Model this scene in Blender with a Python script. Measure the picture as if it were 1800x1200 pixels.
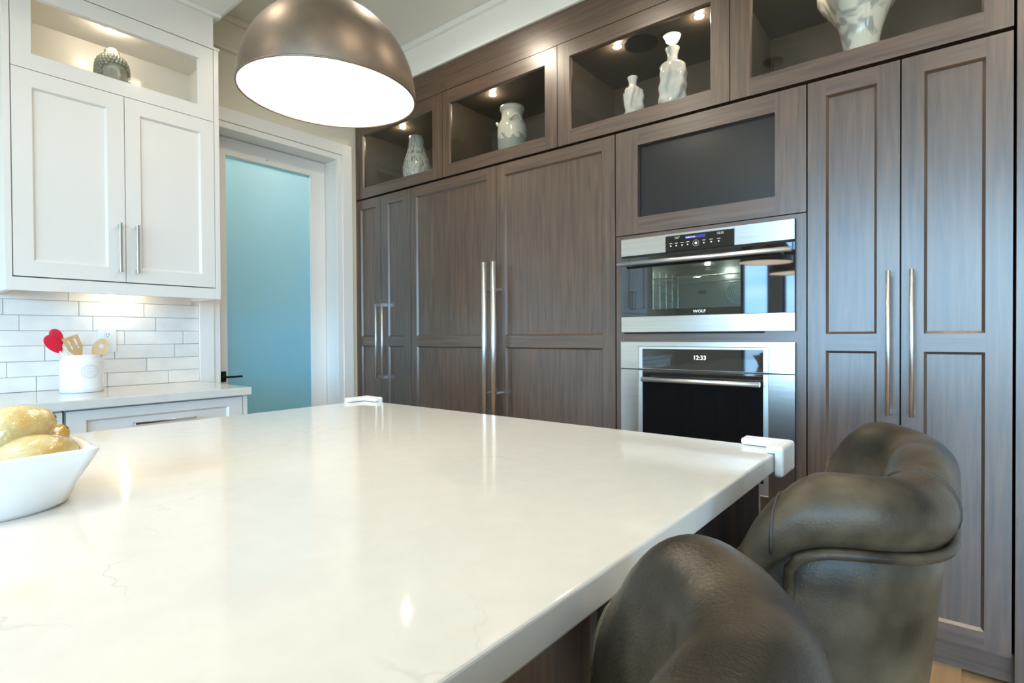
import bpy, bmesh, math, random
from mathutils import Matrix, Vector

for o in list(bpy.data.objects):
    bpy.data.objects.remove(o, do_unlink=True)
random.seed(7)
SC = bpy.context.scene
C = SC.collection
PI = math.pi
H = 1.165            # camera height above the floor; "rel" heights below are relative to it

# ------------------------------------------------------------------ camera
YAW, PITCH, ROLL, FPX = 0.677413, 0.0103765, 0.0056172, 959.834
fw = Vector((-math.sin(YAW) * math.cos(PITCH), math.cos(YAW) * math.cos(PITCH), -math.sin(PITCH)))
rt = Vector((math.cos(YAW), math.sin(YAW), 0))
dn = fw.cross(rt)
r2 = math.cos(ROLL) * rt + math.sin(ROLL) * dn
d2 = -math.sin(ROLL) * rt + math.cos(ROLL) * dn
cam_d = bpy.data.cameras.new('camera')
cam = bpy.data.objects.new('camera', cam_d)
C.objects.link(cam)
cam_d.sensor_fit = 'HORIZONTAL'
cam_d.sensor_width = 36
cam_d.lens = 36 * FPX / 1800
cam_d.clip_start = 0.02
cam.matrix_world = Matrix(((r2.x, -d2.x, -fw.x, 0), (r2.y, -d2.y, -fw.y, 0), (r2.z, -d2.z, -fw.z, H), (0, 0, 0, 1)))
SC.camera = cam

# ------------------------------------------------------------------ world, exposure
SC.view_settings.view_transform = 'Standard'
SC.view_settings.look = 'None'
SC.view_settings.gamma = 1
SC.view_settings.use_curve_mapping = False
SC.view_settings.exposure = 0.46
W = bpy.data.worlds.new('sky')
SC.world = W
W.use_nodes = True
nt = W.node_tree
nt.nodes.clear()
w_out = nt.nodes.new('ShaderNodeOutputWorld')
w_bg = nt.nodes.new('ShaderNodeBackground')
w_tc = nt.nodes.new('ShaderNodeTexCoord')
w_sep = nt.nodes.new('ShaderNodeSeparateXYZ')
w_ramp = nt.nodes.new('ShaderNodeValToRGB')
w_map = nt.nodes.new('ShaderNodeMapping')
w_map.inputs['Scale'].default_value = (2.0, 2.0, 9.0)
w_noise = nt.nodes.new('ShaderNodeTexNoise')
w_noise.inputs['Scale'].default_value = 1.6
w_noise.inputs['Detail'].default_value = 4
w_cr = nt.nodes.new('ShaderNodeValToRGB')
w_cr.color_ramp.elements[0].position = 0.42
w_cr.color_ramp.elements[1].position = 0.62
w_mix = nt.nodes.new('ShaderNodeMixRGB')
w_mix.inputs['Color2'].default_value = (0.54, 0.82, 1.0, 1)
e = w_ramp.color_ramp.elements
e[0].position = 0.46; e[0].color = (0.20, 0.21, 0.20, 1)
e[1].position = 1.0; e[1].color = (0.16, 0.42, 0.90, 1)
m_ = w_ramp.color_ramp.elements.new(0.505); m_.color = (0.31, 0.64, 1.0, 1)
w_ma = nt.nodes.new('ShaderNodeMath'); w_ma.operation = 'MULTIPLY_ADD'
w_ma.inputs[1].default_value = 0.5; w_ma.inputs[2].default_value = 0.5
w_cl = nt.nodes.new('ShaderNodeMath'); w_cl.operation = 'GREATER_THAN'; w_cl.inputs[1].default_value = 0.0
w_mu = nt.nodes.new('ShaderNodeMath'); w_mu.operation = 'MULTIPLY'
L_ = nt.links.new
L_(w_tc.outputs['Generated'], w_sep.inputs[0])
L_(w_sep.outputs['Z'], w_ma.inputs[0])
L_(w_ma.outputs[0], w_ramp.inputs[0])
L_(w_tc.outputs['Generated'], w_map.inputs[0])
L_(w_map.outputs[0], w_noise.inputs['Vector'])
L_(w_noise.outputs[0], w_cr.inputs[0])
L_(w_sep.outputs['Z'], w_cl.inputs[0])
L_(w_cr.outputs[0], w_mu.inputs[0])
L_(w_cl.outputs[0], w_mu.inputs[1])
L_(w_mu.outputs[0], w_mix.inputs[0])
L_(w_ramp.outputs[0], w_mix.inputs['Color1'])
L_(w_mix.outputs[0], w_bg.inputs[0])
w_bg.inputs[1].default_value = 11.5
L_(w_bg.outputs[0], w_out.inputs[0])

PANTRY_FILL_W = 3.6
POT_W, PUCK_W, PEND_W = 21.0, 1.1, 3.5


def portal(loc, rot, sx, sy):
    ld = bpy.data.lights.new('window_portal', 'AREA')
    ld.shape = 'RECTANGLE'; ld.size = sx; ld.size_y = sy
    ld.cycles.is_portal = True
    o = bpy.data.objects.new('window_portal', ld)
    C.objects.link(o)
    o.location = loc; o.rotation_euler = rot
    return o


# ------------------------------------------------------------------ materials
MATS = {}


def mat(name, col, rough=0.5, metal=0.0, coat=0.0, spec=0.5, noise=None, bump=None, emit=None, aniso=0.0, coat_rough=0.1):
    m = bpy.data.materials.new(name)
    m.use_nodes = True
    n = m.node_tree.nodes
    l = m.node_tree.links
    b = n['Principled BSDF']
    b.inputs['Base Color'].default_value = (*col, 1)
    b.inputs['Roughness'].default_value = rough
    b.inputs['Metallic'].default_value = metal
    b.inputs['Coat Weight'].default_value = coat
    b.inputs['Coat Roughness'].default_value = coat_rough
    b.inputs['Specular IOR Level'].default_value = spec
    b.inputs['Anisotropic'].default_value = aniso
    if noise:  # (scale vec, detail, col2, lo, hi)
        sc, det, c2, lo, hi = noise
        tc = n.new('ShaderNodeTexCoord')
        mp = n.new('ShaderNodeMapping'); mp.inputs['Scale'].default_value = sc
        oi = n.new('ShaderNodeObjectInfo')
        ad = n.new('ShaderNodeVectorMath'); ad.operation = 'ADD'
        ms = n.new('ShaderNodeVectorMath'); ms.operation = 'SCALE'; ms.inputs['Scale'].default_value = 7.0
        cv = n.new('ShaderNodeCombineXYZ')
        l.new(oi.outputs['Random'], cv.inputs[0]); l.new(oi.outputs['Random'], cv.inputs[1])
        l.new(cv.outputs[0], ms.inputs[0])
        l.new(tc.outputs['Object'], ad.inputs[0]); l.new(ms.outputs[0], ad.inputs[1])
        l.new(ad.outputs[0], mp.inputs[0])
        nz = n.new('ShaderNodeTexNoise'); nz.inputs['Scale'].default_value = 1.0; nz.inputs['Detail'].default_value = det
        l.new(mp.outputs[0], nz.inputs['Vector'])
        rp = n.new('ShaderNodeValToRGB')
        rp.color_ramp.elements[0].position = lo; rp.color_ramp.elements[1].position = hi
        rp.color_ramp.elements[0].color = (*col, 1); rp.color_ramp.elements[1].color = (*c2, 1)
        l.new(nz.outputs[0], rp.inputs[0]); l.new(rp.outputs[0], b.inputs['Base Color'])
    if bump:  # (scale, strength, distance)
        tc = n.new('ShaderNodeTexCoord')
        nz = n.new('ShaderNodeTexNoise'); nz.inputs['Scale'].default_value = bump[0]; nz.inputs['Detail'].default_value = 3
        l.new(tc.outputs['Object'], nz.inputs['Vector'])
        bp = n.new('ShaderNodeBump'); bp.inputs['Strength'].default_value = bump[1]; bp.inputs['Distance'].default_value = bump[2]
        l.new(nz.outputs[0], bp.inputs['Height']); l.new(bp.outputs[0], b.inputs['Normal'])
    if emit:
        b.inputs['Emission Color'].default_value = (*emit[0], 1)
        b.inputs['Emission Strength'].default_value = emit[1]
    MATS[name] = m
    return m


def wood_mat(name, c1, c2, c3, sc, rough, coat):
    m = bpy.data.materials.new(name)
    m.use_nodes = True
    n = m.node_tree.nodes; l = m.node_tree.links
    b = n['Principled BSDF']
    tc = n.new('ShaderNodeTexCoord')
    oi = n.new('ShaderNodeObjectInfo')
    cv = n.new('ShaderNodeCombineXYZ')
    ms = n.new('ShaderNodeVectorMath'); ms.operation = 'SCALE'; ms.inputs['Scale'].default_value = 9.0
    ad = n.new('ShaderNodeVectorMath'); ad.operation = 'ADD'
    for i in range(3): l.new(oi.outputs['Random'], cv.inputs[i])
    l.new(cv.outputs[0], ms.inputs[0]); l.new(tc.outputs['Object'], ad.inputs[0]); l.new(ms.outputs[0], ad.inputs[1])
    mp = n.new('ShaderNodeMapping'); mp.inputs['Scale'].default_value = sc
    l.new(ad.outputs[0], mp.inputs[0])
    n1 = n.new('ShaderNodeTexNoise'); n1.inputs['Scale'].default_value = 1.0; n1.inputs['Detail'].default_value = 6; n1.inputs['Distortion'].default_value = 0.6
    l.new(mp.outputs[0], n1.inputs['Vector'])
    n2 = n.new('ShaderNodeTexNoise'); n2.inputs['Scale'].default_value = 2.6; n2.inputs['Detail'].default_value = 2
    l.new(ad.outputs[0], n2.inputs['Vector'])
    rp = n.new('ShaderNodeValToRGB')
    rp.color_ramp.elements[0].position = 0.32; rp.color_ramp.elements[1].position = 0.70
    rp.color_ramp.elements[0].color = (*c1, 1); rp.color_ramp.elements[1].color = (*c2, 1)
    l.new(n1.outputs[0], rp.inputs[0])
    mx = n.new('ShaderNodeMixRGB'); mx.inputs['Color2'].default_value = (*c3, 1)
    r2_ = n.new('ShaderNodeMath'); r2_.operation = 'MULTIPLY'; r2_.inputs[1].default_value = 0.75
    l.new(n2.outputs[0], r2_.inputs[0]); l.new(r2_.outputs[0], mx.inputs[0]); l.new(rp.outputs[0], mx.inputs['Color1'])
    l.new(mx.outputs[0], b.inputs['Base Color'])
    b.inputs['Roughness'].default_value = rough
    b.inputs['Coat Weight'].default_value = coat
    b.inputs['Coat IOR'].default_value = 1.60
    b.inputs['Coat Roughness'].default_value = 0.27
    bp = n.new('ShaderNodeBump'); bp.inputs['Strength'].default_value = 0.06; bp.inputs['Distance'].default_value = 0.002
    l.new(n1.outputs[0], bp.inputs['Height']); l.new(bp.outputs[0], b.inputs['Normal'])
    MATS[name] = m
    return m


def pane_mat(name, tint, ior=1.5, rough=0.0):
    m = bpy.data.materials.new(name)
    m.use_nodes = True
    n = m.node_tree.nodes; l = m.node_tree.links
    n.clear()
    out = n.new('ShaderNodeOutputMaterial')
    tr = n.new('ShaderNodeBsdfTransparent'); tr.inputs[0].default_value = (*tint, 1)
    gl = n.new('ShaderNodeBsdfGlossy'); gl.inputs['Roughness'].default_value = rough
    lw = n.new('ShaderNodeLayerWeight'); lw.inputs['Blend'].default_value = 0.5
    pw_ = n.new('ShaderNodeMath'); pw_.operation = 'POWER'; pw_.inputs[1].default_value = 5.0
    f0 = ((ior - 1) / (ior + 1)) ** 2
    fr = n.new('ShaderNodeMath'); fr.operation = 'MULTIPLY_ADD'; fr.inputs[1].default_value = 1 - f0; fr.inputs[2].default_value = f0
    l.new(lw.outputs['Facing'], pw_.inputs[0]); l.new(pw_.outputs[0], fr.inputs[0])
    mx = n.new('ShaderNodeMixShader')
    l.new(fr.outputs[0], mx.inputs[0]); l.new(tr.outputs[0], mx.inputs[1]); l.new(gl.outputs[0], mx.inputs[2])
    l.new(mx.outputs[0], out.inputs[0])
    MATS[name] = m
    return m


D1, D2, D3 = (0.046, 0.025, 0.015), (0.150, 0.083, 0.045), (0.066, 0.038, 0.028)
wood_mat('dark_wood_v', D1, D2, D3, (55, 55, 3.0), 0.40, 1.0)
wood_mat('dark_wood_h', D1, D2, D3, (3.0, 55, 55), 0.40, 1.0)
wood_mat('dark_wood_y', D1, D2, D3, (34, 2.2, 34), 0.38, 0.2)
wood_mat('interior_wood', (0.055, 0.043, 0.032), (0.085, 0.067, 0.050), (0.06, 0.048, 0.038), (2, 30, 30), 0.5, 0.0)
for nd_ in MATS['interior_wood'].node_tree.nodes:
    if nd_.type == 'BUMP': nd_.inputs['Strength'].default_value = 0.0
wood_mat('oak', (0.42, 0.235, 0.10), (0.56, 0.34, 0.16), (0.46, 0.27, 0.12), (40, 2.2, 40), 0.38, 0.15)
wood_mat('beech', (0.62, 0.40, 0.20), (0.75, 0.53, 0.30), (0.66, 0.44, 0.23), (60, 60, 6), 0.5, 0.0)
wood_mat('bamboo', (0.50, 0.27, 0.10), (0.62, 0.36, 0.15), (0.54, 0.30, 0.12), (60, 60, 6), 0.5, 0.0)
mat('white_paint', (0.79, 0.765, 0.725), 0.32, coat=0.1)
mat('white_trim', (0.86, 0.85, 0.82), 0.4)
mat('wall_paint', (0.80, 0.735, 0.59), 0.75)
mat('room_paint', (0.76, 0.73, 0.67), 0.8)
mat('ceiling_paint', (0.80, 0.79, 0.73), 0.85)
mat('fascia_paint', (0.86, 0.86, 0.83), 0.5)
mat('grout', (0.60, 0.57, 0.53), 0.9)
mat('tile_glaze', (0.91, 0.875, 0.825), 0.22, noise=((9, 9, 9), 2, (0.78, 0.77, 0.74), 0.35, 0.75), bump=(18, 0.25, 0.004))
mat('steel', (0.66, 0.635, 0.60), 0.24, 1.0, noise=((2, 2, 260), 3, (0.58, 0.555, 0.52), 0.3, 0.7))
mat('steel_bar', (0.76, 0.79, 0.82), 0.36, 1.0)
mat('chrome', (0.62, 0.61, 0.60), 0.18, 1.0)
mat('black_gap', (0.006, 0.006, 0.006), 0.7)
mat('black_glass', (0.006, 0.0065, 0.007), 0.03, spec=1.0)
mat('screen_glass', (0.008, 0.009, 0.010), 0.25, spec=0.6)
mat('black_metal', (0.012, 0.011, 0.010), 0.35, 0.6)
mat('cavity', (0.20, 0.21, 0.20), 0.28, 0.9)
mat('rack_wire', (0.75, 0.74, 0.70), 0.2, 1.0)
mat('display_white', (0.9, 0.9, 0.9), 0.5, emit=((1, 1, 1), 1.4))
mat('display_blue', (0.02, 0.02, 0.2), 0.5, emit=((0.06, 0.06, 0.42), 0.12))
mat('print_white', (0.85, 0.85, 0.85), 0.4)
mat('leather', (0.020, 0.015, 0.009), 0.37, spec=0.30, noise=((10, 10, 10), 7, (0.105, 0.076, 0.046), 0.36, 0.68), bump=(300, 0.35, 0.0018))
mat('leather_seam', (0.030, 0.026, 0.020), 0.5)
mat('bronze', (0.245, 0.195, 0.155), 0.42, 1.0, noise=((30, 30, 30), 3, (0.205, 0.165, 0.135), 0.3, 0.7))
mat('shade_white', (0.92, 0.91, 0.87), 0.5)
mat('bulb', (1, 1, 1), 0.5, emit=((1.0, 0.90, 0.76), 14.0))
mat('puck_glow', (1, 1, 1), 0.5, emit=((1.0, 0.86, 0.62), 22.0))
mat('pot_glow', (1, 1, 1), 0.5, emit=((1.0, 0.90, 0.74), 26.0))
mat('door_glass', (0.10, 0.56, 0.82), 0.04, spec=1.0)
mat('ceramic', (0.86, 0.86, 0.86), 0.12, coat=0.4)
mat('ceramic_relief', (0.60, 0.60, 0.60), 0.3)
mat('bowl_white', (0.76, 0.75, 0.73), 0.3)
mat('plastic_white', (0.82, 0.82, 0.80), 0.35)
mat('lemon', (0.44, 0.255, 0.03), 0.22, noise=((16, 16, 16), 2, (0.54, 0.455, 0.25), 0.32, 0.60), bump=(140, 0.75, 0.0025), coat=0.6, coat_rough=0.12)  # pale mottle puts part of the window sheen into the rind colour
mat('orange_rind', (0.85, 0.42, 0.03), 0.35, bump=(160, 0.4, 0.001))
mat('stem', (0.20, 0.16, 0.08), 0.7)
mat('red_silicone', (0.72, 0.012, 0.045), 0.32)
mat('vase_crackle', (0.66, 0.70, 0.68), 0.15, noise=((95, 95, 20), 2, (0.24, 0.21, 0.17), 0.48, 0.66), coat=0.4)
mat('jar_glaze', (0.78, 0.75, 0.68), 0.18, coat=0.3)
mat('porcelain', (0.82, 0.82, 0.80), 0.14, coat=0.4)
mat('swirl_glass', (0.82, 0.82, 0.78), 0.08, noise=((6, 6, 5), 1.5, (0.42, 0.45, 0.46), 0.48, 0.60), coat=0.6)
mat('smoke_glass', (0.36, 0.35, 0.285), 0.16, coat=0.5)
MATS['smoke_glass'].node_tree.nodes['Principled BSDF'].inputs['Transmission Weight'].default_value = 0.1
pane_mat('pane_display', (0.91, 0.91, 0.885), 1.45)
for nd_ in MATS['swirl_glass'].node_tree.nodes:
    if nd_.type == 'TEX_NOISE': nd_.inputs['Distortion'].default_value = 3.5
pane_mat('pane_white_cab', (0.97, 0.98, 0.97), 1.1)
pane_mat('pane_oven', (0.62, 0.70, 0.68), 2.0)
pane_mat('pane_window', (0.96, 0.98, 0.99), 1.3)

# frosted blue door glass: scatters light from both sides under a clear surface
md = MATS['door_glass']; n = md.node_tree.nodes; l = md.node_tree.links
tl = n.new('ShaderNodeBsdfTranslucent'); tl.inputs[0].default_value = (0.62, 0.82, 0.86, 1)
mxs = n.new('ShaderNodeMixShader'); mxs.inputs[0].default_value = 0.42
l.new(n['Principled BSDF'].outputs[0], mxs.inputs[1]); l.new(tl.outputs[0], mxs.inputs[2])
l.new(mxs.outputs[0], n['Material Output'].inputs[0])

# quartz with faint veins
mq = mat('quartz', (0.80, 0.775, 0.72), 0.075)
n = mq.node_tree.nodes; l = mq.node_tree.links
tc = n.new('ShaderNodeTexCoord')
nd = n.new('ShaderNodeTexNoise'); nd.inputs['Scale'].default_value = 2.4; nd.inputs['Detail'].default_value = 5
ad = n.new('ShaderNodeMixRGB'); ad.blend_type = 'ADD'; ad.inputs[0].default_value = 0.55
vo = n.new('ShaderNodeTexVoronoi'); vo.feature = 'DISTANCE_TO_EDGE'; vo.inputs['Scale'].default_value = 2.6
rp = n.new('ShaderNodeValToRGB')
rp.color_ramp.elements[0].position = 0.0; rp.color_ramp.elements[0].color = (1, 1, 1, 1)
rp.color_ramp.elements[1].position = 0.0045; rp.color_ramp.elements[1].color = (0, 0, 0, 1)
nm = n.new('ShaderNodeTexNoise'); nm.inputs['Scale'].default_value = 4.5; nm.inputs['Detail'].default_value = 2
rm = n.new('ShaderNodeValToRGB'); rm.color_ramp.elements[0].position = 0.5; rm.color_ramp.elements[1].position = 0.68
mu = n.new('ShaderNodeMath'); mu.operation = 'MULTIPLY'
mu2 = n.new('ShaderNodeMath'); mu2.operation = 'MULTIPLY'; mu2.inputs[1].default_value = 0.34
nf = n.new('ShaderNodeTexNoise'); nf.inputs['Scale'].default_value = 26; nf.inputs['Detail'].default_value = 5
rf = n.new('ShaderNodeValToRGB')
rf.color_ramp.elements[0].position = 0.35; rf.color_ramp.elements[0].color = (0.69, 0.665, 0.615, 1)
rf.color_ramp.elements[1].position = 0.65; rf.color_ramp.elements[1].color = (0.71, 0.688, 0.64, 1)
mxv = n.new('ShaderNodeMixRGB'); mxv.inputs['Color2'].default_value = (0.34, 0.32, 0.29, 1)
l.new(tc.outputs['Object'], nd.inputs['Vector']); l.new(tc.outputs['Object'], ad.inputs['Color1']); l.new(nd.outputs[1], ad.inputs['Color2'])
l.new(ad.outputs[0], vo.inputs['Vector']); l.new(vo.outputs['Distance'], rp.inputs[0])
l.new(tc.outputs['Object'], nm.inputs['Vector']); l.new(nm.outputs[0], rm.inputs[0])
l.new(rp.outputs[0], mu.inputs[0]); l.new(rm.outputs[0], mu.inputs[1]); l.new(mu.outputs[0], mu2.inputs[0])
l.new(tc.outputs['Object'], nf.inputs['Vector']); l.new(nf.outputs[0], rf.inputs[0])
l.new(rf.outputs[0], mxv.inputs['Color1']); l.new(mu2.outputs[0], mxv.inputs[0])
l.new(mxv.outputs[0], n['Principled BSDF'].inputs['Base Color'])

# jar: grey glaze dripping edge near its foot (its own two-tone glaze)
mj = MATS['jar_glaze']; n = mj.node_tree.nodes; l = mj.node_tree.links
tc = n.new('ShaderNodeTexCoord'); sp = n.new('ShaderNodeSeparateXYZ'); nz = n.new('ShaderNodeTexNoise')
nz.inputs['Scale'].default_value = 22; nz.inputs['Detail'].default_value = 2
ma = n.new('ShaderNodeMath'); ma.operation = 'MULTIPLY_ADD'; ma.inputs[1].default_value = -0.14
gt = n.new('ShaderNodeMath'); gt.operation = 'GREATER_THAN'; gt.inputs[1].default_value = 0.115
mx = n.new('ShaderNodeMixRGB'); mx.inputs['Color1'].default_value = (0.36, 0.38, 0.35, 1); mx.inputs['Color2'].default_value = (0.78, 0.75, 0.68, 1)
l.new(tc.outputs['Object'], nz.inputs['Vector']); l.new(tc.outputs['Object'], sp.inputs[0])
l.new(nz.outputs[0], ma.inputs[0]); l.new(sp.outputs['Z'], ma.inputs[2]); l.new(ma.outputs[0], gt.inputs[0])
l.new(gt.outputs[0], mx.inputs[0]); l.new(mx.outputs[0], n['Principled BSDF'].inputs['Base Color'])

# ------------------------------------------------------------------ mesh helpers
ROOT = {}


def loc_of(p):
    return ROOT.get(p, Vector((0, 0, 0)))


def link(name, bm, m, parent=None, smooth=False, origin=None, recalc=True):
    """bm in world coordinates -> one mesh object (child of parent or with its own origin)."""
    if recalc:
        bmesh.ops.recalc_face_normals(bm, faces=bm.faces[:])
    off = loc_of(parent) if parent is not None else Vector(origin if origin is not None else (0, 0, 0))
    bmesh.ops.translate(bm, verts=bm.verts[:], vec=-off)
    me = bpy.data.meshes.new(name)
    bm.to_mesh(me); bm.free()
    for mm in (m if isinstance(m, (list, tuple)) else [m]):
        me.materials.append(MATS[mm])
    if smooth:
        for p in me.polygons: p.use_smooth = True
    o = bpy.data.objects.new(name, me)
    C.objects.link(o)
    if parent is not None:
        o.parent = parent
    else:
        o.location = off
    ROOT[o] = off.copy()
    return o


def tag(o, label, cat, group=None):
    o['label'] = label; o['category'] = cat
    if group: o['group'] = group
    return o


def struct(o, label=None):
    o['kind'] = 'structure'
    if label: o['label'] = label
    return o


def thing(name, loc, label=None, cat=None, group=None):
    o = bpy.data.objects.new(name, None)
    o.empty_display_size = 0.05
    C.objects.link(o)
    o.location = loc
    ROOT[o] = Vector(loc)
    if label: tag(o, label, cat, group)
    return o


def box(bm, x0, x1, y0, y1, z0, z1, bev=0.0, seg=2, mi=0):
    g = bmesh.ops.create_cube(bm, size=1.0)
    vs = g['verts']
    for v in vs:
        v.co = Vector(((x0 + x1) / 2 + v.co.x * (x1 - x0), (y0 + y1) / 2 + v.co.y * (y1 - y0), (z0 + z1) / 2 + v.co.z * (z1 - z0)))
    fs = set(f for v in vs for f in v.link_faces)
    for f in fs: f.material_index = mi
    if bev > 0:
        es = set(ed for v in vs for ed in v.link_edges)
        bmesh.ops.bevel(bm, geom=list(es), offset=bev, segments=seg, affect='EDGES', profile=0.5, clamp_overlap=True, material=-1)
    return vs


def bx(name, m, parent, x0, x1, y0, y1, z0, z1, bev=0.0, origin=None):
    bm = bmesh.new()
    box(bm, x0, x1, y0, y1, z0, z1, bev)
    return link(name, bm, m, parent, origin=origin)


def tube(bm, pts, r, seg=12, caps=True, closed=False, flat=None):
    """round tube along pts; r number or list; flat=(axis vector, factor) squashes the ring."""
    pts = [Vector(p) for p in pts]
    nP = len(pts)
    rings = []
    prev = None
    for i, p in enumerate(pts):
        if closed:
            t = pts[(i + 1) % nP] - pts[i - 1]
        else:
            t = pts[min(i + 1, nP - 1)] - pts[max(i - 1, 0)]
        t.normalize()
        if prev is None:
            a = Vector((0, 0, 1)) if abs(t.z) < 0.9 else Vector((1, 0, 0))
            u = t.cross(a).normalized()
        else:
            u = (prev - t * prev.dot(t)).normalized()
        prev = u
        v = t.cross(u)
        rr = r[i] if isinstance(r, (list, tuple)) else r
        ring = []
        for k in range(seg):
            a = 2 * PI * k / seg
            ring.append(bm.verts.new(p + u * math.cos(a) * rr + v * math.sin(a) * rr))
        rings.append(ring)
    rng = nP if closed else nP - 1
    for i in range(rng):
        A, B = rings[i], rings[(i + 1) % nP]
        for k in range(seg):
            bm.faces.new((A[k], A[(k + 1) % seg], B[(k + 1) % seg], B[k]))
    if caps and not closed:
        bm.faces.new(list(reversed(rings[0])))
        bm.faces.new(rings[-1])
    return rings


def lathe(bm, prof, cx, cy, cz, seg=40, fn=None):
    """prof: list of (r,z); revolve about a vertical axis at (cx,cy); fn(theta,r,z)->(r,z)."""
    rings = []
    for r, z in prof:
        if r < 1e-6:
            rings.append([bm.verts.new((cx, cy, cz + z))])
            continue
        ring = []
        for k in range(seg):
            a = 2 * PI * k / seg
            rr, zz = (r, z) if fn is None else fn(a, r, z)
            ring.append(bm.verts.new((cx + rr * math.cos(a), cy + rr * math.sin(a), cz + zz)))
        rings.append(ring)
    for A, B in zip(rings, rings[1:]):
        if len(A) == 1 and len(B) == 1: continue
        for k in range(seg):
            k2 = (k + 1) % seg
            if len(A) == 1: bm.faces.new((A[0], B[k], B[k2]))
            elif len(B) == 1: bm.faces.new((A[k], A[k2], B[0]))
            else: bm.faces.new((A[k], A[k2], B[k2], B[k]))
    return rings


def panel_frame(bm, mp, u0, u1, v0, v1, holes, th, recess, bev, mi_rail=1):
    """flat front with rectangular sunk panels; mp(u,v,d)->world. Frame only, with sloped inner edges."""
    us = sorted(set([u0, u1] + [h[0] for h in holes] + [h[1] for h in holes]))
    vs = sorted(set([v0, v1] + [h[2] for h in holes] + [h[3] for h in holes]))
    hu0 = min(h[0] for h in holes); hu1 = max(h[1] for h in holes)

    def q(a, mi=0):
        f = bm.faces.new([bm.verts.new(mp(*p)) for p in a]); f.material_index = mi
    for d in (0.0, th):
        for a, b in zip(us, us[1:]):
            for c, dd in zip(vs, vs[1:]):
                cu, cv = (a + b) / 2, (c + dd) / 2
                if any(h[0] < cu < h[1] and h[2] < cv < h[3] for h in holes): continue
                q([(a, c, d), (b, c, d), (b, dd, d), (a, dd, d)], mi_rail if hu0 < cu < hu1 else 0)
    for a, b in zip(us, us[1:]):
        for v in (v0, v1): q([(a, v, 0), (b, v, 0), (b, v, th), (a, v, th)])
    for c, dd in zip(vs, vs[1:]):
        for u in (u0, u1): q([(u, c, 0), (u, dd, 0), (u, dd, th), (u, c, th)])
    for a, b, c, dd in holes:
        O = [(a, c), (b, c), (b, dd), (a, dd)]
        I = [(a + bev, c + bev), (b - bev, c + bev), (b - bev, dd - bev), (a + bev, dd - bev)]
        for i in range(4):
            j = (i + 1) % 4
            mi = mi_rail if i in (0, 2) else 0
            q([(*O[i], 0), (*O[j], 0), (*I[j], recess), (*I[i], recess)], mi)
            q([(*I[i], recess), (*I[j], recess), (*I[j], th), (*I[i], th)], mi)
    bmesh.ops.remove_doubles(bm, verts=bm.verts[:], dist=1e-5)
    return bm


def dark_map(Y):
    return lambda u, v, d: (u, Y + d, v)


def white_map(X):
    return lambda u, v, d: (X - d, u, v)


def shaker(name, parent, mp, u0, u1, v0, v1, holes, mats, th=0.022, recess=0.011, bev=0.009, panel_mat=None, panel='panel'):
    bm = bmesh.new()
    panel_frame(bm, mp, u0, u1, v0, v1, holes, th, recess, bev)
    d = link(name, bm, mats, parent)
    if panel_mat:
        for a, b, c, e_ in holes:
            bm = bmesh.new()
            p = [mp(a + bev - .0008, c + bev - .0008, recess - .0004), mp(b - bev + .0008, e_ - bev + .0008, th - 0.002)]
            box(bm, *sorted((p[0][0], p[1][0])), *sorted((p[0][1], p[1][1])), *sorted((p[0][2], p[1][2])))
            link(panel, bm, panel_mat, d)
    return d


def text_mesh(name, s, size, loc, parent, m, extr=0.0003, align='CENTER', sx=1.0, bold=0.0):
    cu = bpy.data.curves.new(name, 'FONT')
    cu.body = s; cu.size = size; cu.extrude = extr; cu.align_x = align; cu.align_y = 'CENTER'; cu.offset = bold
    cu.resolution_u = 3
    t = bpy.data.objects.new('tmp', cu)
    C.objects.link(t)
    bpy.context.view_layer.update()
    me = bpy.data.meshes.new_from_object(t.evaluated_get(bpy.context.evaluated_depsgraph_get()))
    bpy.data.objects.remove(t, do_unlink=True)
    R = Matrix.Rotation(PI / 2, 4, 'X') @ Matrix.Diagonal((sx, 1, 1, 1))
    me.transform(Matrix.Translation(Vector(loc) - loc_of(parent)) @ R)
    me.materials.clear(); me.materials.append(MATS[m])
    o = bpy.data.objects.new(name, me)
    C.objects.link(o); o.parent = parent
    ROOT[o] = loc_of(parent).copy()
    return o


def point_light(name, loc, w, col, parent, r=0.02, spot=None):
    ld = bpy.data.lights.new(name, 'SPOT' if spot else 'POINT')
    ld.energy = w; ld.color = col; ld.shadow_soft_size = r
    if spot: ld.spot_size = spot; ld.spot_blend = 0.6
    o = bpy.data.objects.new(name, ld)
    C.objects.link(o)
    if parent is not None:
        o.parent = parent; o.location = Vector(loc) - loc_of(parent)
    else:
        o.location = loc
    return o


def copy_tree(o, parent=None):
    c = o.copy(); C.objects.link(c)
    if parent is not None: c.parent = parent
    for ch in list(o.children): copy_tree(ch, c)
    return c


# ------------------------------------------------------------------ key planes (rel heights -> world with +H)
YD = 2.40             # face of the dark doors
YB = 3.00             # back wall
XW = -3.39            # left wall
XR, YF = 3.6, -3.6    # right wall, window wall
ZC = H + 1.92         # ceiling
Zr = lambda z: z + H

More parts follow.
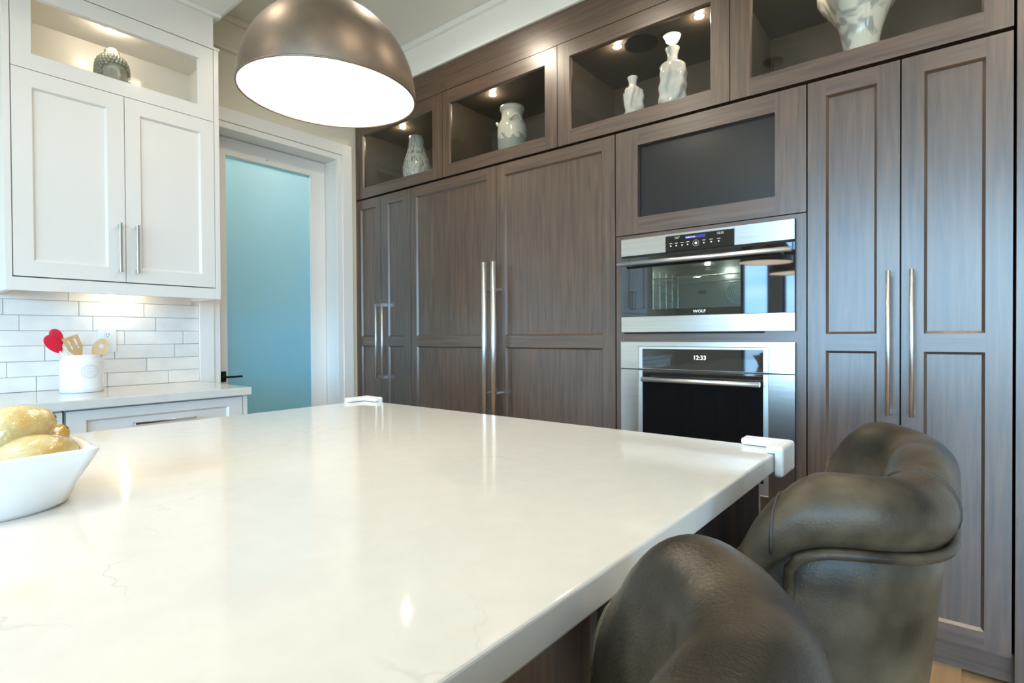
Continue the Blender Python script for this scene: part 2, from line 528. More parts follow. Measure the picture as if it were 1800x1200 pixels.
# ------------------------------------------------------------------ setting: floor of planks
fl = struct(bx('floor', 'oak', None, XW - .2, XR, YF, YB + .1, -0.06, -0.012, origin=(0, 0, -0.06)), 'honey oak plank floor')
pw, pl = 0.14, 1.9
pm = bpy.data.meshes.new('plank')
b_ = bmesh.new(); box(b_, -pw / 2 + .0007, pw / 2 - .0007, -pl / 2 + .0007, pl / 2 - .0007, -0.012, 0.0, 0.0012, 1)
b_.to_mesh(pm); b_.free(); pm.materials.append(MATS['oak'])
ncol = int((XR - XW) / pw)
for i in range(ncol):
    off = (i * 0.71) % 1.0
    for k in range(-1, 4):
        yc = YF + (k + off + .5) * pl
        if yc - pl / 2 < YF - 1.0 or yc + pl / 2 > YB + .6: continue
        o = bpy.data.objects.new('plank', pm); C.objects.link(o); o.parent = fl
        o.location = (0.061 + XW + pw / 2 + i * pw, yc, 0.06)

# ceiling, walls
struct(bx('ceiling', 'ceiling_paint', None, XW - .2, XR, YF, YB + .1, ZC, ZC + .1, origin=(0, 0, ZC)), 'flat grey white ceiling')
struct(bx('wall_back', 'room_paint', None, XW - .2, XR, YB + .005, YB + .12, 0, ZC, origin=(0, YB, 0)), 'wall behind the dark cabinets')
bm = bmesh.new()   # left wall with the door opening
DY0, DY1, DZ = 1.425, 2.255, Zr(1.265)
box(bm, XW - .15, XW, YF, DY0, 0, ZC); box(bm, XW - .15, XW, DY1, YB + .005, 0, ZC); box(bm, XW - .15, XW, DY0, DY1, DZ, ZC)
wall_left = struct(link('wall_left', bm, 'wall_paint', None, origin=(XW, 0, 0)), 'warm beige painted wall with the glass door')
bm = bmesh.new()
box(bm, XR, XR + .12, YF, -2.9, 0, ZC); box(bm, XR, XR + .12, -1.2, YB + .1, 0, ZC); box(bm, XR, XR + .12, -2.9, -1.2, 0, .35); box(bm, XR, XR + .12, -2.9, -1.2, 2.6, ZC)
struct(link('wall_right', bm, 'room_paint', None, origin=(XR, 0, 0)), 'wall with wide window on the open side of the room')
WX = [(-2.42, -2.02), (-1.86, -0.3), (-0.14, 1.5), (1.66, 3.3)]
bm = bmesh.new()
edges_x = [XW - .15] + [v for p in WX for v in p] + [XR + .12]
for a, b2 in zip(edges_x[0::2], edges_x[1::2]): box(bm, a, b2, YF - .14, YF, 0, ZC)
for a, b2 in WX:
    box(bm, a, b2, YF - .14, YF, 0, .12); box(bm, a, b2, YF - .14, YF, 2.72, ZC)
struct(link('wall_front', bm, 'room_paint', None, origin=(0, YF, 0)), 'window wall behind the viewer')
for i, (a, b2) in enumerate(WX):
    bm = bmesh.new()
    for p in ((a, a + .04, .12, 2.72), (b2 - .04, b2, .12, 2.72), (a + .04, b2 - .04, .12, .16), (a + .04, b2 - .04, 2.68, 2.72)):
        box(bm, p[0], p[1], YF - .10, YF - .04, p[2], p[3])
    w = struct(link('window_%d' % (i + 1), bm, 'black_metal', None, origin=((a + b2) / 2, YF, .12)), 'tall black framed window')
    bx('pane', 'pane_window', w, a + .04, b2 - .04, YF - .075, YF - .069, .16, 2.68)
    portal(((a + b2) / 2, YF - .16, 1.42), (PI / 2, 0, 0), b2 - a, 2.6)
bm = bmesh.new()
for p in ((-2.9, -2.86), (-1.24, -1.2)): box(bm, XR + .03, XR + .09, p[0], p[1], .35, 2.6)
for p in ((.35, .39), (2.56, 2.6)): box(bm, XR + .03, XR + .09, -2.86, -1.24, p[0], p[1])
w = struct(link('window_5', bm, 'black_metal', None, origin=(XR, -2.05, .35)), 'wide black framed window')
bx('pane', 'pane_window', w, XR + .055, XR + .061, -2.86, -1.24, .39, 2.56)
portal((XR + .14, -2.05, 1.475), (PI / 2, 0, PI / 2), 1.7, 2.25)

# crown build-up: fascia boards with bottom lip and top bead
def crown(name, boxes, label):
    bm = bmesh.new()
    for b in boxes: box(bm, *b, 0.002, 1)
    return struct(link(name, bm, 'fascia_paint', None, origin=(boxes[0][0], boxes[0][2], boxes[0][4])), label)
crown('trim_1', [(XW, .60, YD + .004, YB, Zr(1.705), ZC), (XW, .60, YD - .012, YD + .02, Zr(1.695), Zr(1.711)), (XW, .60, YD - .02, YD + .02, Zr(1.885), ZC)], 'white crown fascia above the dark cabinets')
crown('trim_2', [(XW, XW + .015, 1.30, YD, Zr(1.725), ZC), (XW, XW + .03, 1.30, YD - .01, Zr(1.712), Zr(1.735)), (XW, XW + .035, 1.30, YD - .02, Zr(1.885), ZC)], 'beige crown fascia over the glass door')
MATS_T2 = bpy.data.objects['trim_2']; MATS_T2.data.materials[0] = MATS['wall_paint']
crown('trim_3', [(XW, -2.2, YF, 1.318, Zr(1.715), ZC), (XW, -2.2, 1.318, 1.335, Zr(1.722), Zr(1.742)), (XW + .3, -3.035, YF, 1.318, Zr(1.698), Zr(1.715))], 'dropped soffit over the white cabinets')

# ------------------------------------------------------------------ backsplash tiles (children of the left wall)
gb = bmesh.new(); box(gb, XW, XW + .006, -.70, 1.322, Zr(-.255), Zr(.262))
link('grout_bed', gb, 'grout', wall_left)
rows = [(-.25, -.180, .601), (-.180, -.108, .498), (-.108, -.035, .634), (-.035, .037, .678), (.037, .110, .543), (.110, .183, .488), (.183, .256, .446)]
for z0, z1, j in rows:
    y = j - .28 * 5
    while y < 1.322:
        a, b2 = max(y, -.70), min(y + .28, 1.322)
        if b2 - a > .008:
            g = .0012
            px = random.uniform(.0115, .0145)
            bm = bmesh.new(); box(bm, XW + .004, XW + px, a + g, b2 - g, Zr(z0) + g, Zr(z1) - g, .0018, 2)
            for v in bm.verts:
                if v.co.x > XW + .009: v.co.x += random.uniform(-.0006, .0006)
            link('tile', bm, 'tile_glaze', wall_left)
        y += .28

# ------------------------------------------------------------------ glass door in the left wall
d1 = struct(thing('door_1', (XW, 1.84, 0)), 'white framed pantry door with pale blue frosted glass')
ex = XW + .02
bm = bmesh.new()     # casing: outer and inner step, left / right / head
for (a, b2) in ((1.322, 1.403), (2.281, 2.362)): box(bm, XW, ex, a, b2, 0, Zr(1.369), .002, 1)
box(bm, XW, ex, 1.403, 2.281, Zr(1.289), Zr(1.369), .002, 1)
link('outer_casing', bm, 'white_trim', d1)
bm = bmesh.new()
for (a, b2) in ((1.404, 1.44), (2.24, 2.28)): box(bm, XW - .02, ex - .008, a, b2, 0, Zr(1.289), .0015, 1)
box(bm, XW - .02, ex - .008, 1.44, 2.24, Zr(1.25), Zr(1.288), .0015, 1)
link('inner_casing', bm, 'white_trim', d1)
bm = bmesh.new()
XL = XW - .135       # face of the leaf
box(bm, XW - .2, XW - .021, 1.426, 1.44, 0, Zr(1.25)); box(bm, XW - .2, XW - .021, 2.24, 2.254, 0, Zr(1.25)); box(bm, XW - .2, XW - .021, 1.426, 2.254, Zr(1.25), Zr(1.264))
link('jamb', bm, 'white_trim', d1)
bm = bmesh.new()
panel_frame(bm, white_map(XL), 1.443, 2.237, .01, Zr(1.247), [(1.545, 2.128, .25, Zr(1.14))], .042, .012, .004, mi_rail=0)
leaf = link('leaf', bm, 'white_trim', d1)
bm = bmesh.new()
bm.faces.new([bm.verts.new((XL - .016, y_, z_)) for y_, z_ in ((1.5495, .2545), (2.1235, .2545), (2.1235, Zr(1.1355)), (1.5495, Zr(1.1355)))])
link('pane', bm, 'door_glass', leaf, recalc=False)
bm = bmesh.new()
for b4 in ((XW - 1.5, XW - 1.4, 1.1, 2.6, 0, Zr(1.5)), (XW - 1.4, XW - .151, 1.1, 1.2, 0, Zr(1.5)), (XW - 1.4, XW - .151, 2.5, 2.6, 0, Zr(1.5)), (XW - 1.4, XW - .151, 1.2, 2.5, Zr(1.42), Zr(1.5)), (XW - 1.4, XW - .151, 1.2, 2.5, -.05, 0)):
    box(bm, *b4)
struct(link('wall_pantry', bm, 'white_trim', None, origin=(XW - .8, 1.85, 0)), 'pale pantry room seen as a glow through the frosted door')
pz = Zr(1.42)
t = thing('ceiling_light', (XW - .62, 1.85, pz), 'round light added in the unseen pantry to brighten the frosted door glass', 'light')  # added lamp, itself unseen, brightens the upper part of the frosted glass
bm = bmesh.new(); lathe(bm, [(0, 0), (.10, 0), (.11, .01), (.11, .02), (0, .02)], XW - .62, 1.85, pz - .0205, 28)
link('lens', bm, 'pot_glow', t, True)
point_light('pantry_fill_lamp', (XW - .62, 1.85, pz - .05), PANTRY_FILL_W, (.95, 1, 1), t, .06)
bm = bmesh.new()
box(bm, XL, XL + .008, 1.498, 1.532, Zr(-.276), Zr(-.211), .001, 1)
link('lock_plate', bm, 'black_metal', leaf)
bm = bmesh.new()
tube(bm, [(XL, 1.512, Zr(-.244)), (XL + .045, 1.512, Zr(-.244))], .009)
box(bm, XL + .036, XL + .05, 1.504, 1.615, Zr(-.251), Zr(-.239), .002, 1)
link('lever', bm, 'black_metal', leaf)
hb = bmesh.new(); box(hb, XL, XL + .012, 1.80, 1.815, Zr(1.165), Zr(1.195), .002, 1)
link('catch', hb, 'plastic_white', leaf)

# ------------------------------------------------------------------ dark cabinet wall
VH = ['dark_wood_v', 'dark_wood_h']
ZB, ZT = Zr(-1.063), Zr(.978)       # doors bottom / top
ZMU, ZML = Zr(0.0), Zr(-.064)       # mid rail
ZPT, ZPB = Zr(.915), Zr(-1.0)
struct(bx('baseboard_back', 'dark_wood_h', None, XW, 1.2, YD + .045, YD + .06, 0, ZB - .004, origin=(0, YD + .05, 0)), 'dark wooden toe kick under the tall cabinets')
struct(bx('trim_4', 'dark_wood_h', None, XW, .60, YD + .004, YD + .03, Zr(1.527), Zr(1.704), origin=(0, YD, Zr(1.527))), 'dark wooden frieze board above the glazed cabinets')


def carcass(parent, x0, x1, z0, z1):
    bm = bmesh.new()
    box(bm, x0 + .0015, x1 - .0015, YD + .03, YB, z0, z1)
    link('carcass', bm, 'black_gap', parent)


def bar_handle(parent, x, y, z0, z1, r, posts, seg=16, m='steel_bar', ydoor=YD, square=False):
    bm = bmesh.new()
    tube(bm, [(x, y, z0), (x, y, z1)], r, seg)
    h = link('handle', bm, m, parent, smooth=False)
    for p in h.data.polygons:
        p.use_smooth = len(p.vertices) == 4
    for zp in posts:
        bm = bmesh.new()
        if square: box(bm, x - r * .8, x + r * .8, y, ydoor, zp - r * 1.3, zp + r * 1.3)
        else: tube(bm, [(x, y, zp), (x, ydoor + .001, zp)], r * .62, 10)
        link('handle_post', bm, m, parent)
    return h


def dark_door(parent, x0, x1, z0, z1, ins_l, ins_r, ztop, zbot, mids):
    hs = []
    zz = [zbot] + [v for m_ in mids for v in m_] + [ztop]
    for a, b in zip(zz[0::2], zz[1::2]): hs.append((ins_l, ins_r, a, b))
    return shaker('door', parent, dark_map(YD), x0, x1, z0, z1, hs, VH, panel_mat='dark_wood_v')


mid = [(ZML, ZMU)]
# narrow pantry by the left wall
t = thing('pantry_cabinet', (-3.085, 2.7, 0), 'narrow dark stained pantry cabinet with two slim doors next to the glass door', 'cabinet')
carcass(t, -3.386, -2.787, ZB, ZT)
bx('filler_strip', 'dark_wood_v', t, XW + .001, -3.379, YD + .004, YD + .03, ZB, Zr(1.527))
dA = dark_door(t, -3.376, -3.1005, ZB, ZT, -3.328, -3.158, ZPT, ZPB, mid)
dB = dark_door(t, -3.0975, -2.7875, ZB, ZT, -3.024, -2.862, ZPT, ZPB, mid)
bar_handle(dA, -3.110, YD - .04, Zr(-.288), Zr(.225), .0075, [Zr(-.28), Zr(.217)], square=True)
bar_handle(dB, -3.042, YD - .04, Zr(-.288), Zr(.225), .0075, [Zr(-.28), Zr(.217)], square=True)
# panelled refrigerator columns
t = thing('refrigerator', (-2.417, 2.7, 0), 'built-in refrigerator column behind wide dark wood panel, beside the narrow pantry doors', 'refrigerator', 'panelled refrigerator columns')
carcass(t, -2.787, -2.042, ZB, ZT)
dA = dark_door(t, -2.7845, -2.0435, ZB, ZT, -2.732, -2.116, ZPT, ZPB, mid)
bar_handle(dA, -2.077, YD - .07, Zr(-.49), Zr(.419), .0155, [Zr(-.326), Zr(.262)], 20)
t = thing('refrigerator', (-1.66, 2.7, 0), 'built-in refrigerator column behind wide dark wood panel, beside the wall ovens', 'refrigerator', 'panelled refrigerator columns')
carcass(t, -2.042, -1.2785, ZB, ZT)
dB = dark_door(t, -2.0405, -1.281, ZB, ZT, -1.980, -1.352, ZPT, ZPB, mid)
bar_handle(dB, -2.007, YD - .07, Zr(-.49), Zr(.419), .0155, [Zr(-.326), Zr(.262)], 20)
# oven tower
OX0, OX1 = -1.2765, -.4435
t = thing('oven_tower', (-.86, 2.7, 0), 'dark wooden oven housing with framed screen opening above two steel ovens', 'cabinet')
bm = bmesh.new()     # hollow housing: sides, back, shelves
box(bm, OX0 + .002, OX0 + .02, YD + .03, YB, ZB, ZT); box(bm, OX1 - .02, OX1 - .002, YD + .03, YB, ZB, ZT)
box(bm, OX0 + .02, OX1 - .02, YB - .02, YB, ZB, ZT)
for z in (Zr(-1.04), Zr(-.80), Zr(.0), Zr(.48), Zr(.965)): box(bm, OX0 + .02, OX1 - .02, YD + .03, YB - .02, z - .012, z)
link('housing', bm, 'black_gap', t)
bm = bmesh.new()
panel_frame(bm, dark_map(YD), OX0 + .001, OX1 - .001, Zr(.481), ZT, [(-1.160, -.558, Zr(.559), Zr(.900))], .022, .021, .0005)
link('screen_surround', bm, VH, t)
bm = bmesh.new()
panel_frame(bm, dark_map(YD + .002), OX0 + .001, OX1 - .001, Zr(-.775), Zr(.477), [(-1.235, -.489, Zr(.018), Zr(.455)), (-1.235, -.489, Zr(-.715), Zr(-.038))], .022, .021, .0005)
link('oven_surround', bm, VH, t)
dr = shaker('drawer_front', t, dark_map(YD), OX0 + .001, OX1 - .001, ZB, Zr(-.779), [(OX0 + .065, OX1 - .065, Zr(-1.0), Zr(-.84))], VH, panel_mat='dark_wood_h')
bm = bmesh.new(); tube(bm, [(-1.0, YD - .035, Zr(-.805)), (-.72, YD - .035, Zr(-.805))], .007)
link('handle', bm, 'steel_bar', dr)
# television screen in the frame
tv = thing('television', (-.859, YD + .03, Zr(.53)), 'dark glass screen set behind the wooden frame above the ovens', 'television')
bm = bmesh.new(); box(bm, -1.20, -.52, YD + .0235, YD + .028, Zr(.535), Zr(.925), .001, 1)
link('screen', bm, 'screen_glass', tv)
bm = bmesh.new(); box(bm, -1.20, -.52, YD + .0285, YD + .08, Zr(.53), Zr(.93), .004, 1)
link('housing', bm, 'black_metal', tv)

# steam oven
YO = YD - .015
SX0, SX1 = -1.241, -.482
t = thing('steam_oven', (-.861, YD + .2, Zr(.012)), 'upper stainless steam oven with control panel and lit glass window', 'oven')
bm = bmesh.new()
box(bm, SX0, -1.0165, YO, YD + .0, Zr(.376), Zr(.458), .0015, 1)
box(bm, -.714, SX1, YO, YD + .0, Zr(.376), Zr(.458), .0015, 1)
box(bm, -1.0165, -.714, YO, YD, Zr(.447), Zr(.458), .001, 1)
link('control_fascia', bm, 'steel', t)
cp = bx('control_panel', 'black_glass', t, -1.016, -.7145, YO + .001, YD, Zr(.377), Zr(.4465))
bx('blue_display', 'display_blue', cp, -.925, -.835, YO - .0002, YO + .001, Zr(.427), Zr(.440))
text_mesh('clock_digits', '12:32', .0135, (-.772, YO + .0007, Zr(.436)), cp, 'print_white')
text_mesh('temperature_digits', '102°', .0135, (-.962, YO + .0007, Zr(.4365)), cp, 'print_white')
bm = bmesh.new()
for k in range(8): box(bm, -.922 + k * .0055, -.9185 + k * .0055, YO - .0006, YO - .0002, Zr(.4305), Zr(.4355))
link('display_print', bm, 'print_white', cp)['kind'] = 'stuff'
bm = bmesh.new()
for x in (-.992, -.966, -.939, -.914, -.842, -.810, -.778):
    box(bm, x - .007, x + .007, YO + .0002, YO + .0008, Zr(.4125), Zr(.4145))
    tube(bm, [(x, YO + .0003, Zr(.402)), (x, YO + .0012, Zr(.402))], .0035, 10)
tube(bm, [(-.877, YO + .0003, Zr(.4045)), (-.877, YO + .0012, Zr(.4045))], .006, 14)
link('key_print', bm, 'print_white', cp)['kind'] = 'stuff'
bm = bmesh.new(); tube(bm, [(-.877 + .0135 * math.cos(2 * PI * k / 28), YO + .0004, Zr(.4045) + .0135 * math.sin(2 * PI * k / 28)) for k in range(28)], .0005, 4, closed=True)
link('dial_ring', bm, 'print_white', cp)
# oven door: black glass border with clear window
bm = bmesh.new()
panel_frame(bm, dark_map(YO), SX0 + .004, SX1 - .001, Zr(.088), Zr(.366), [(-1.085, -.688, Zr(.118), Zr(.318))], .012, .001, .0005, mi_rail=0)
od = link('door', bm, 'black_glass', t)
bx('window_pane', 'pane_oven', od, -1.085, -.688, YO + .002, YO + .006, Zr(.118), Zr(.318))
bx('lower_trim', 'steel', od, SX0 + .001, SX1, YO - .001, YD, Zr(.0135), Zr(.087), .0012)
bx('side_edge', 'black_metal', od, SX1, SX1 + .0012, YO, YD, Zr(.0135), Zr(.458))
bx('vent_slot', 'black_gap', t, SX0 + .012, -.60, YO + .008, YD + .0, Zr(.0062), Zr(.0132))
bx('upper_slot', 'black_gap', t, SX0 + .003, SX1 - .003, YO + .003, YD + .0, Zr(.3665), Zr(.3755))
text_mesh('brand_letters', 'WOLF', .0175, (-.862, YO - .0002, Zr(.1035)), od, 'print_white', sx=1.12, bold=.0004)
bm = bmesh.new(); tube(bm, [(-1.2335, YO - .052, Zr(.332)), (-.486, YO - .052, Zr(.332))], .0105, 20)
hd = link('handle', bm, 'steel_bar', od)
for p in hd.data.polygons: p.use_smooth = len(p.vertices) == 4
for x in (-1.19, -.53):
    bm = bmesh.new(); tube(bm, [(x, YO - .052, Zr(.332)), (x, YO + .001, Zr(.332))], .007, 10)
    link('handle_post', bm, 'steel_bar', od)
bm = bmesh.new()   # cavity liner, open to the front
cx0, cx1, cz0, cz1, cy1 = -1.10, -.675, Zr(.105), Zr(.33), YD + .34
for q in (((cx0, YO + .013, cz0), (cx1, YO + .013, cz0), (cx1, cy1, cz0), (cx0, cy1, cz0)), ((cx0, YO + .013, cz1), (cx1, YO + .013, cz1), (cx1, cy1, cz1), (cx0, cy1, cz1)),
          ((cx0, YO + .013, cz0), (cx0, cy1, cz0), (cx0, cy1, cz1), (cx0, YO + .013, cz1)), ((cx1, YO + .013, cz0), (cx1, cy1, cz0), (cx1, cy1, cz1), (cx1, YO + .013, cz1)),
          ((cx0, cy1, cz0), (cx1, cy1, cz0), (cx1, cy1, cz1), (cx0, cy1, cz1))):
    bm.faces.new([bm.verts.new(p) for p in q])
bmesh.ops.remove_doubles(bm, verts=bm.verts[:], dist=1e-5)
cav = link('cavity', bm, 'cavity', t)
bm = bmesh.new()
for r in (.012, .02, .028, .036, .045, .054):
    tube(bm, [(-.80 + r * math.cos(2 * PI * k / 28), cy1 - .004, Zr(.205) + r * math.sin(2 * PI * k / 28)) for k in range(28)], .0018, 5, closed=True)
link('fan_cover', bm, 'rack_wire', cav)
bm = bmesh.new()
zr_ = Zr(.262)
tube(bm, [(cx0 + .01, YO + .03, zr_), (cx1 - .01, YO + .03, zr_), (cx1 - .01, cy1 - .03, zr_), (cx0 + .01, cy1 - .03, zr_)], .0028, 6, closed=True)
for k in range(22):
    x = cx0 + .022 + k * .0178
    tube(bm, [(x, YO + .03, zr_), (x, cy1 - .03, zr_)], .0013, 5)
link('wire_rack', bm, 'rack_wire', cav)
for s_, xx in ((1, cx0 + .008), (-1, cx1 - .008)):
    bm = bmesh.new()
    for zz in (Zr(.135), Zr(.165), Zr(.20), Zr(.235)):
        tube(bm, [(xx, YO + .03, zz), (xx, cy1 - .02, zz)], .0022, 6)
    for k in range(5):
        yy = YO + .04 + k * .075
        tube(bm, [(xx - s_ * .003, yy, cz0), (xx - s_ * .003, yy, cz1 - .03)], .0022, 6)
    link('side_rail', bm, 'rack_wire', cav)
bx('vent_cover', 'black_metal', cav, -.995, -.955, cy1 - .003, cy1 - .001, Zr(.205), Zr(.222))
bm = bmesh.new(); tube(bm, [(-.89, YD + .17, cz1 - .004), (-.89, YD + .17, cz1 - .001)], .012, 14)
lens_ = link('lamp_lens', bm, 'puck_glow', cav)
point_light('oven_lamp', (-.89, YD + .17, cz1 - .02), .9, (1, .97, .9), lens_, .01)

# wall oven
t = thing('wall_oven', (-.861, YD + .2, Zr(-.715)), 'lower stainless wall oven with black glass door and clock reading 12:33', 'oven')
bm = bmesh.new()
panel_frame(bm, dark_map(YO), SX0 - .002, SX1, Zr(-.158), Zr(-.032), [(-1.154, -.579, Zr(-.157), Zr(-.053))], .015, .004, .003, mi_rail=0)
link('upper_trim', bm, 'steel', t)
bx('upper_filler', 'steel_bar', t, -1.152, -.581, YO + .0035, YO + .008, Zr(-.158), Zr(-.055))
bm = bmesh.new(); box(bm, -1.133, -.600, YO + .0015, YO + .006, Zr(-.158), Zr(-.064), .0008, 1)
cg = link('clock_panel', bm, 'black_glass', t)
text_mesh('clock_digits', '12:33', .0265, (-.862, YO + .001, Zr(-.102)), cg, 'display_white')
bm = bmesh.new()
panel_frame(bm, dark_map(YO), SX0 - .002, SX1, Zr(-.712), Zr(-.163), [(-1.154, -.579, Zr(-.665), Zr(-.1635))], .015, .004, .003, mi_rail=0)
od = link('door', bm, 'steel', t)
bx('door_filler', 'steel_bar', od, -1.152, -.581, YO + .0035, YO + .008, Zr(-.663), Zr(-.1635))
bm = bmesh.new(); box(bm, -1.133, -.600, YO + .0015, YO + .006, Zr(-.615), Zr(-.164), .0008, 1)
link('door_glass', bm, 'black_glass', od)
bx('gap_strip', 'black_gap', t, SX0, SX1 - .002, YO + .006, YD, Zr(-.163), Zr(-.158))
bm = bmesh.new(); tube(bm, [(-1.113, YO - .05, Zr(-.203)), (-.60, YO - .05, Zr(-.203))], .0105, 20)
hd = link('handle', bm, 'steel_bar', od)
for p in hd.data.polygons: p.use_smooth = len(p.vertices) == 4
for x in (-1.09, -.625):
    bm = bmesh.new(); tube(bm, [(x, YO - .05, Zr(-.203)), (x, YO + .004, Zr(-.203))], .007, 10)
    link('handle_post', bm, 'steel_bar', od)
bx('cavity_box', 'black_metal', t, -1.19, -.53, YD + .001, YD + .5, Zr(-.70), Zr(-.06))
bx('side_edge', 'black_metal', t, SX1, SX1 + .0012, YO, YD, Zr(-.71), Zr(-.034))

# tall double-door cabinet
t = thing('tall_cabinet', (-.143, 2.7, 0), 'tall dark wooden double-door cabinet with blue window sheen, right of the ovens', 'cabinet')
carcass(t, -.441, .158, ZB, ZT)
dA = dark_door(t, -.4395, -.1445, ZB, ZT, -.377, -.213, ZPT, ZPB, mid)
dB = dark_door(t, -.1395, .1555, ZB, ZT, -.075, .088, ZPT, ZPB, mid)
bar_handle(dA, -.1755, YD - .05, Zr(-.291), Zr(.225), .0072, [Zr(-.28), Zr(.215)], square=True)
bar_handle(dB, -.1075, YD - .05, Zr(-.291), Zr(.225), .0072, [Zr(-.28), Zr(.215)], square=True)
# end panel at the right edge
t = bx('end_panel', 'dark_wood_v', None, .163, .60, YD - .004, YB, .0, Zr(1.70), .001, origin=(.38, 2.7, 0))
tag(t, 'plain dark wooden end panel at the right edge of the tall cabinets', 'panel')

# glazed display cabinets on top
UX = [-3.376, -2.480, -1.6165, -.7355, .158]
UG = [(-3.298, -2.570), (-2.421, -1.696), (-1.541, -.815), (-.655, .083)]
ULAB = ['glazed display cabinet in the corner holding the mottled vase', 'glazed display cabinet holding the two-tone jar',
        'glazed display cabinet with two white rippled vases inside', 'glazed display cabinet above the tall cabinet, holding the swirled glass vase']
PUCK = [[(-3.049, 2.562)], [(-2.206, 2.566)], [(-1.344, 2.55), (-.921, 2.554)], [(-.50, 2.56), (-.05, 2.56)]]
UB, UT = Zr(.992), Zr(1.522)
for i in range(4):
    x0, x1 = UX[i] + .002, UX[i + 1] - .002
    t = thing('display_cabinet', ((x0 + x1) / 2, 2.7, UB), ULAB[i], 'cabinet', 'glazed display cabinets')
    bm = bmesh.new()
    box(bm, x0, x0 + .018, YD + .024, YB, UB, UT); box(bm, x1 - .018, x1, YD + .024, YB, UB, UT)
    box(bm, x0 + .018, x1 - .018, YD + .024, YB, UB, UB + .018); box(bm, x0 + .018, x1 - .018, YD + .024, YB, UT - .035, UT)
    box(bm, x0 + .018, x1 - .018, YB - .012, YB, UB + .018, UT - .035)
    link('carcass', bm, 'interior_wood', t)
    bm = bmesh.new()
    panel_frame(bm, dark_map(YD), x0, x1, UB, UT - .001, [(UG[i][0], UG[i][1], Zr(1.064), Zr(1.444))], .022, .010, .006)
    d = link('glass_door', bm, VH, t)
    bx('pane', 'pane_display', d, UG[i][0] + .005, UG[i][1] - .005, YD + .012, YD + .016, Zr(1.068), Zr(1.440))
    for k, (px, py) in enumerate(PUCK[i]):
        big = 1.5 if (i == 2 and k == 2) else 1.0
        zc = UT - .035
        bm = bmesh.new(); tube(bm, [(px, py, zc), (px, py, zc - .002)], .028 * big, 24)
        pk = link('puck_light', bm, 'steel_bar', t)
        bm = bmesh.new(); tube(bm, [(px, py, zc - .002), (px, py, zc - .003)], .021 * big, 24)
        link('lens', bm, 'puck_glow', pk)
        point_light('puck_lamp', (px, py, zc - .02), PUCK_W * big, (1.0, .82, .58), pk, .012)
    if i == 2:
        bm = bmesh.new(); tube(bm, [(-1.235, 2.60, UT - .035), (-1.235, 2.60, UT - .039)], .085, 36)
        link('dark_disc', bm, 'black_metal', t)  # plain black disc under the cabinet top

# ------------------------------------------------------------------ vases in the display cabinets
zs = UB + .018
bm = bmesh.new()
P = [(0, 0), (.062, 0), (.072, .01), (.085, .06), (.099, .13), (.100, .175), (.092, .22), (.074, .27), (.060, .32), (.053, .37), (.054, .395), (.050, .397), (.046, .37), (.05, .32), (0, .30)]
lathe(bm, P, -2.945, 2.60, zs, 44)
tag(link('vase', bm, 'vase_crackle', None, True, (-2.945, 2.6, zs)), 'mottled pale blue glass vase with brown flecks and narrow neck', 'vase')
t = thing('jar', (-2.08, 2.60, zs), 'cream stoneware jar with two small handles and dripping grey foot', 'jar')
bm = bmesh.new()
P = [(0, 0), (.070, 0), (.078, .02), (.087, .09), (.090, .16), (.090, .235), (.086, .265), (.074, .287), (.066, .30), (.064, .335), (.066, .350), (.073, .352), (.076, .362), (.073, .374), (.064, .376), (.057, .37), (.056, .30), (0, .28)]
lathe(bm, P, -2.08, 2.60, zs, 44)
link('body', bm, 'jar_glaze', t, True)
for s in (-1, 1):
    dx, dy = (.80 * s, -.60 * s) if s > 0 else (-.98, -.15)
    bm = bmesh.new(); pts = []
    for k in range(13):
        a = PI * k / 12
        rr = .080 + .026 * math.sin(a)
        tx = (k / 12 - .5) * .075
        pts.append((-2.08 + dx * rr - dy * tx, 2.60 + dy * rr + dx * tx, zs + .270 + .028 * math.sin(a)))
    tube(bm, pts, .0085, 8)
    link('handle', bm, 'jar_glaze', t, True)


def ripple_vase(x, y, r, h, rn, rtop, label, seed, kx=1.0):
    rnd = random.Random(seed)
    ph = [rnd.uniform(0, 6.28) for _ in range(6)]

    def fn(a, rr, z):
        zz = z / h
        k = max(0.0, 1 - max(0.0, zz - .74) / .08) if zz > .74 else 1.0
        w = math.sin(3 * a + 7 * zz + ph[0] + 1.5 * math.sin(9 * zz + ph[1])) + .6 * math.sin(5 * a - 11 * zz + ph[2] + 1.2 * math.sin(2 * a + ph[3]))
        fold = (math.tanh(3.2 * w) * .20 - .03) * k
        return rr * (1 + fold), z
    bm = bmesh.new()
    P = [(0, 0), (r * .93, 0)]
    for k in range(1, 30): P.append((r * (.96 + .04 * math.sin(k)), h * .75 * k / 30))
    P += [(r * .97, h * .77), (r * .84, h * .80), (r * .62, h * .825), (rn * 1.15, h * .85), (rn, h * .88), (rn * 1.05, h * .92), (rtop * .85, h * .96), (rtop, h * .99), (rtop * .97, h), (rtop * .8, h * .985), (rn * .75, h * .88), (0, h * .80)]
    lathe(bm, P, x, y, zs, 72, fn)
    tag(link('vase', bm, 'porcelain', None, True, (x, y, zs)), label, 'vase')


ripple_vase(-1.283, 2.60, .050, .318, .019, .027, 'small white porcelain vase with rippled sides, left of the taller one', 3)
ripple_vase(-1.07, 2.60, .060, .397, .024, .035, 'tall white porcelain vase with rippled sides and flared lip', 5)
bm = bmesh.new()
P = [(0, 0), (.062, 0), (.064, .02), (.060, .08), (.061, .14), (.072, .20), (.093, .26), (.122, .32), (.150, .37), (.165, .41), (.160, .412), (.140, .37), (.11, .32), (.08, .26), (.055, .19), (0, .15)]


def flare(a, r, z):
    k = max(0, z - .2) / .2
    return r * (1 + .16 * k * math.sin(3 * a + .6)), z + .03 * k * math.sin(4 * a + 1.0)


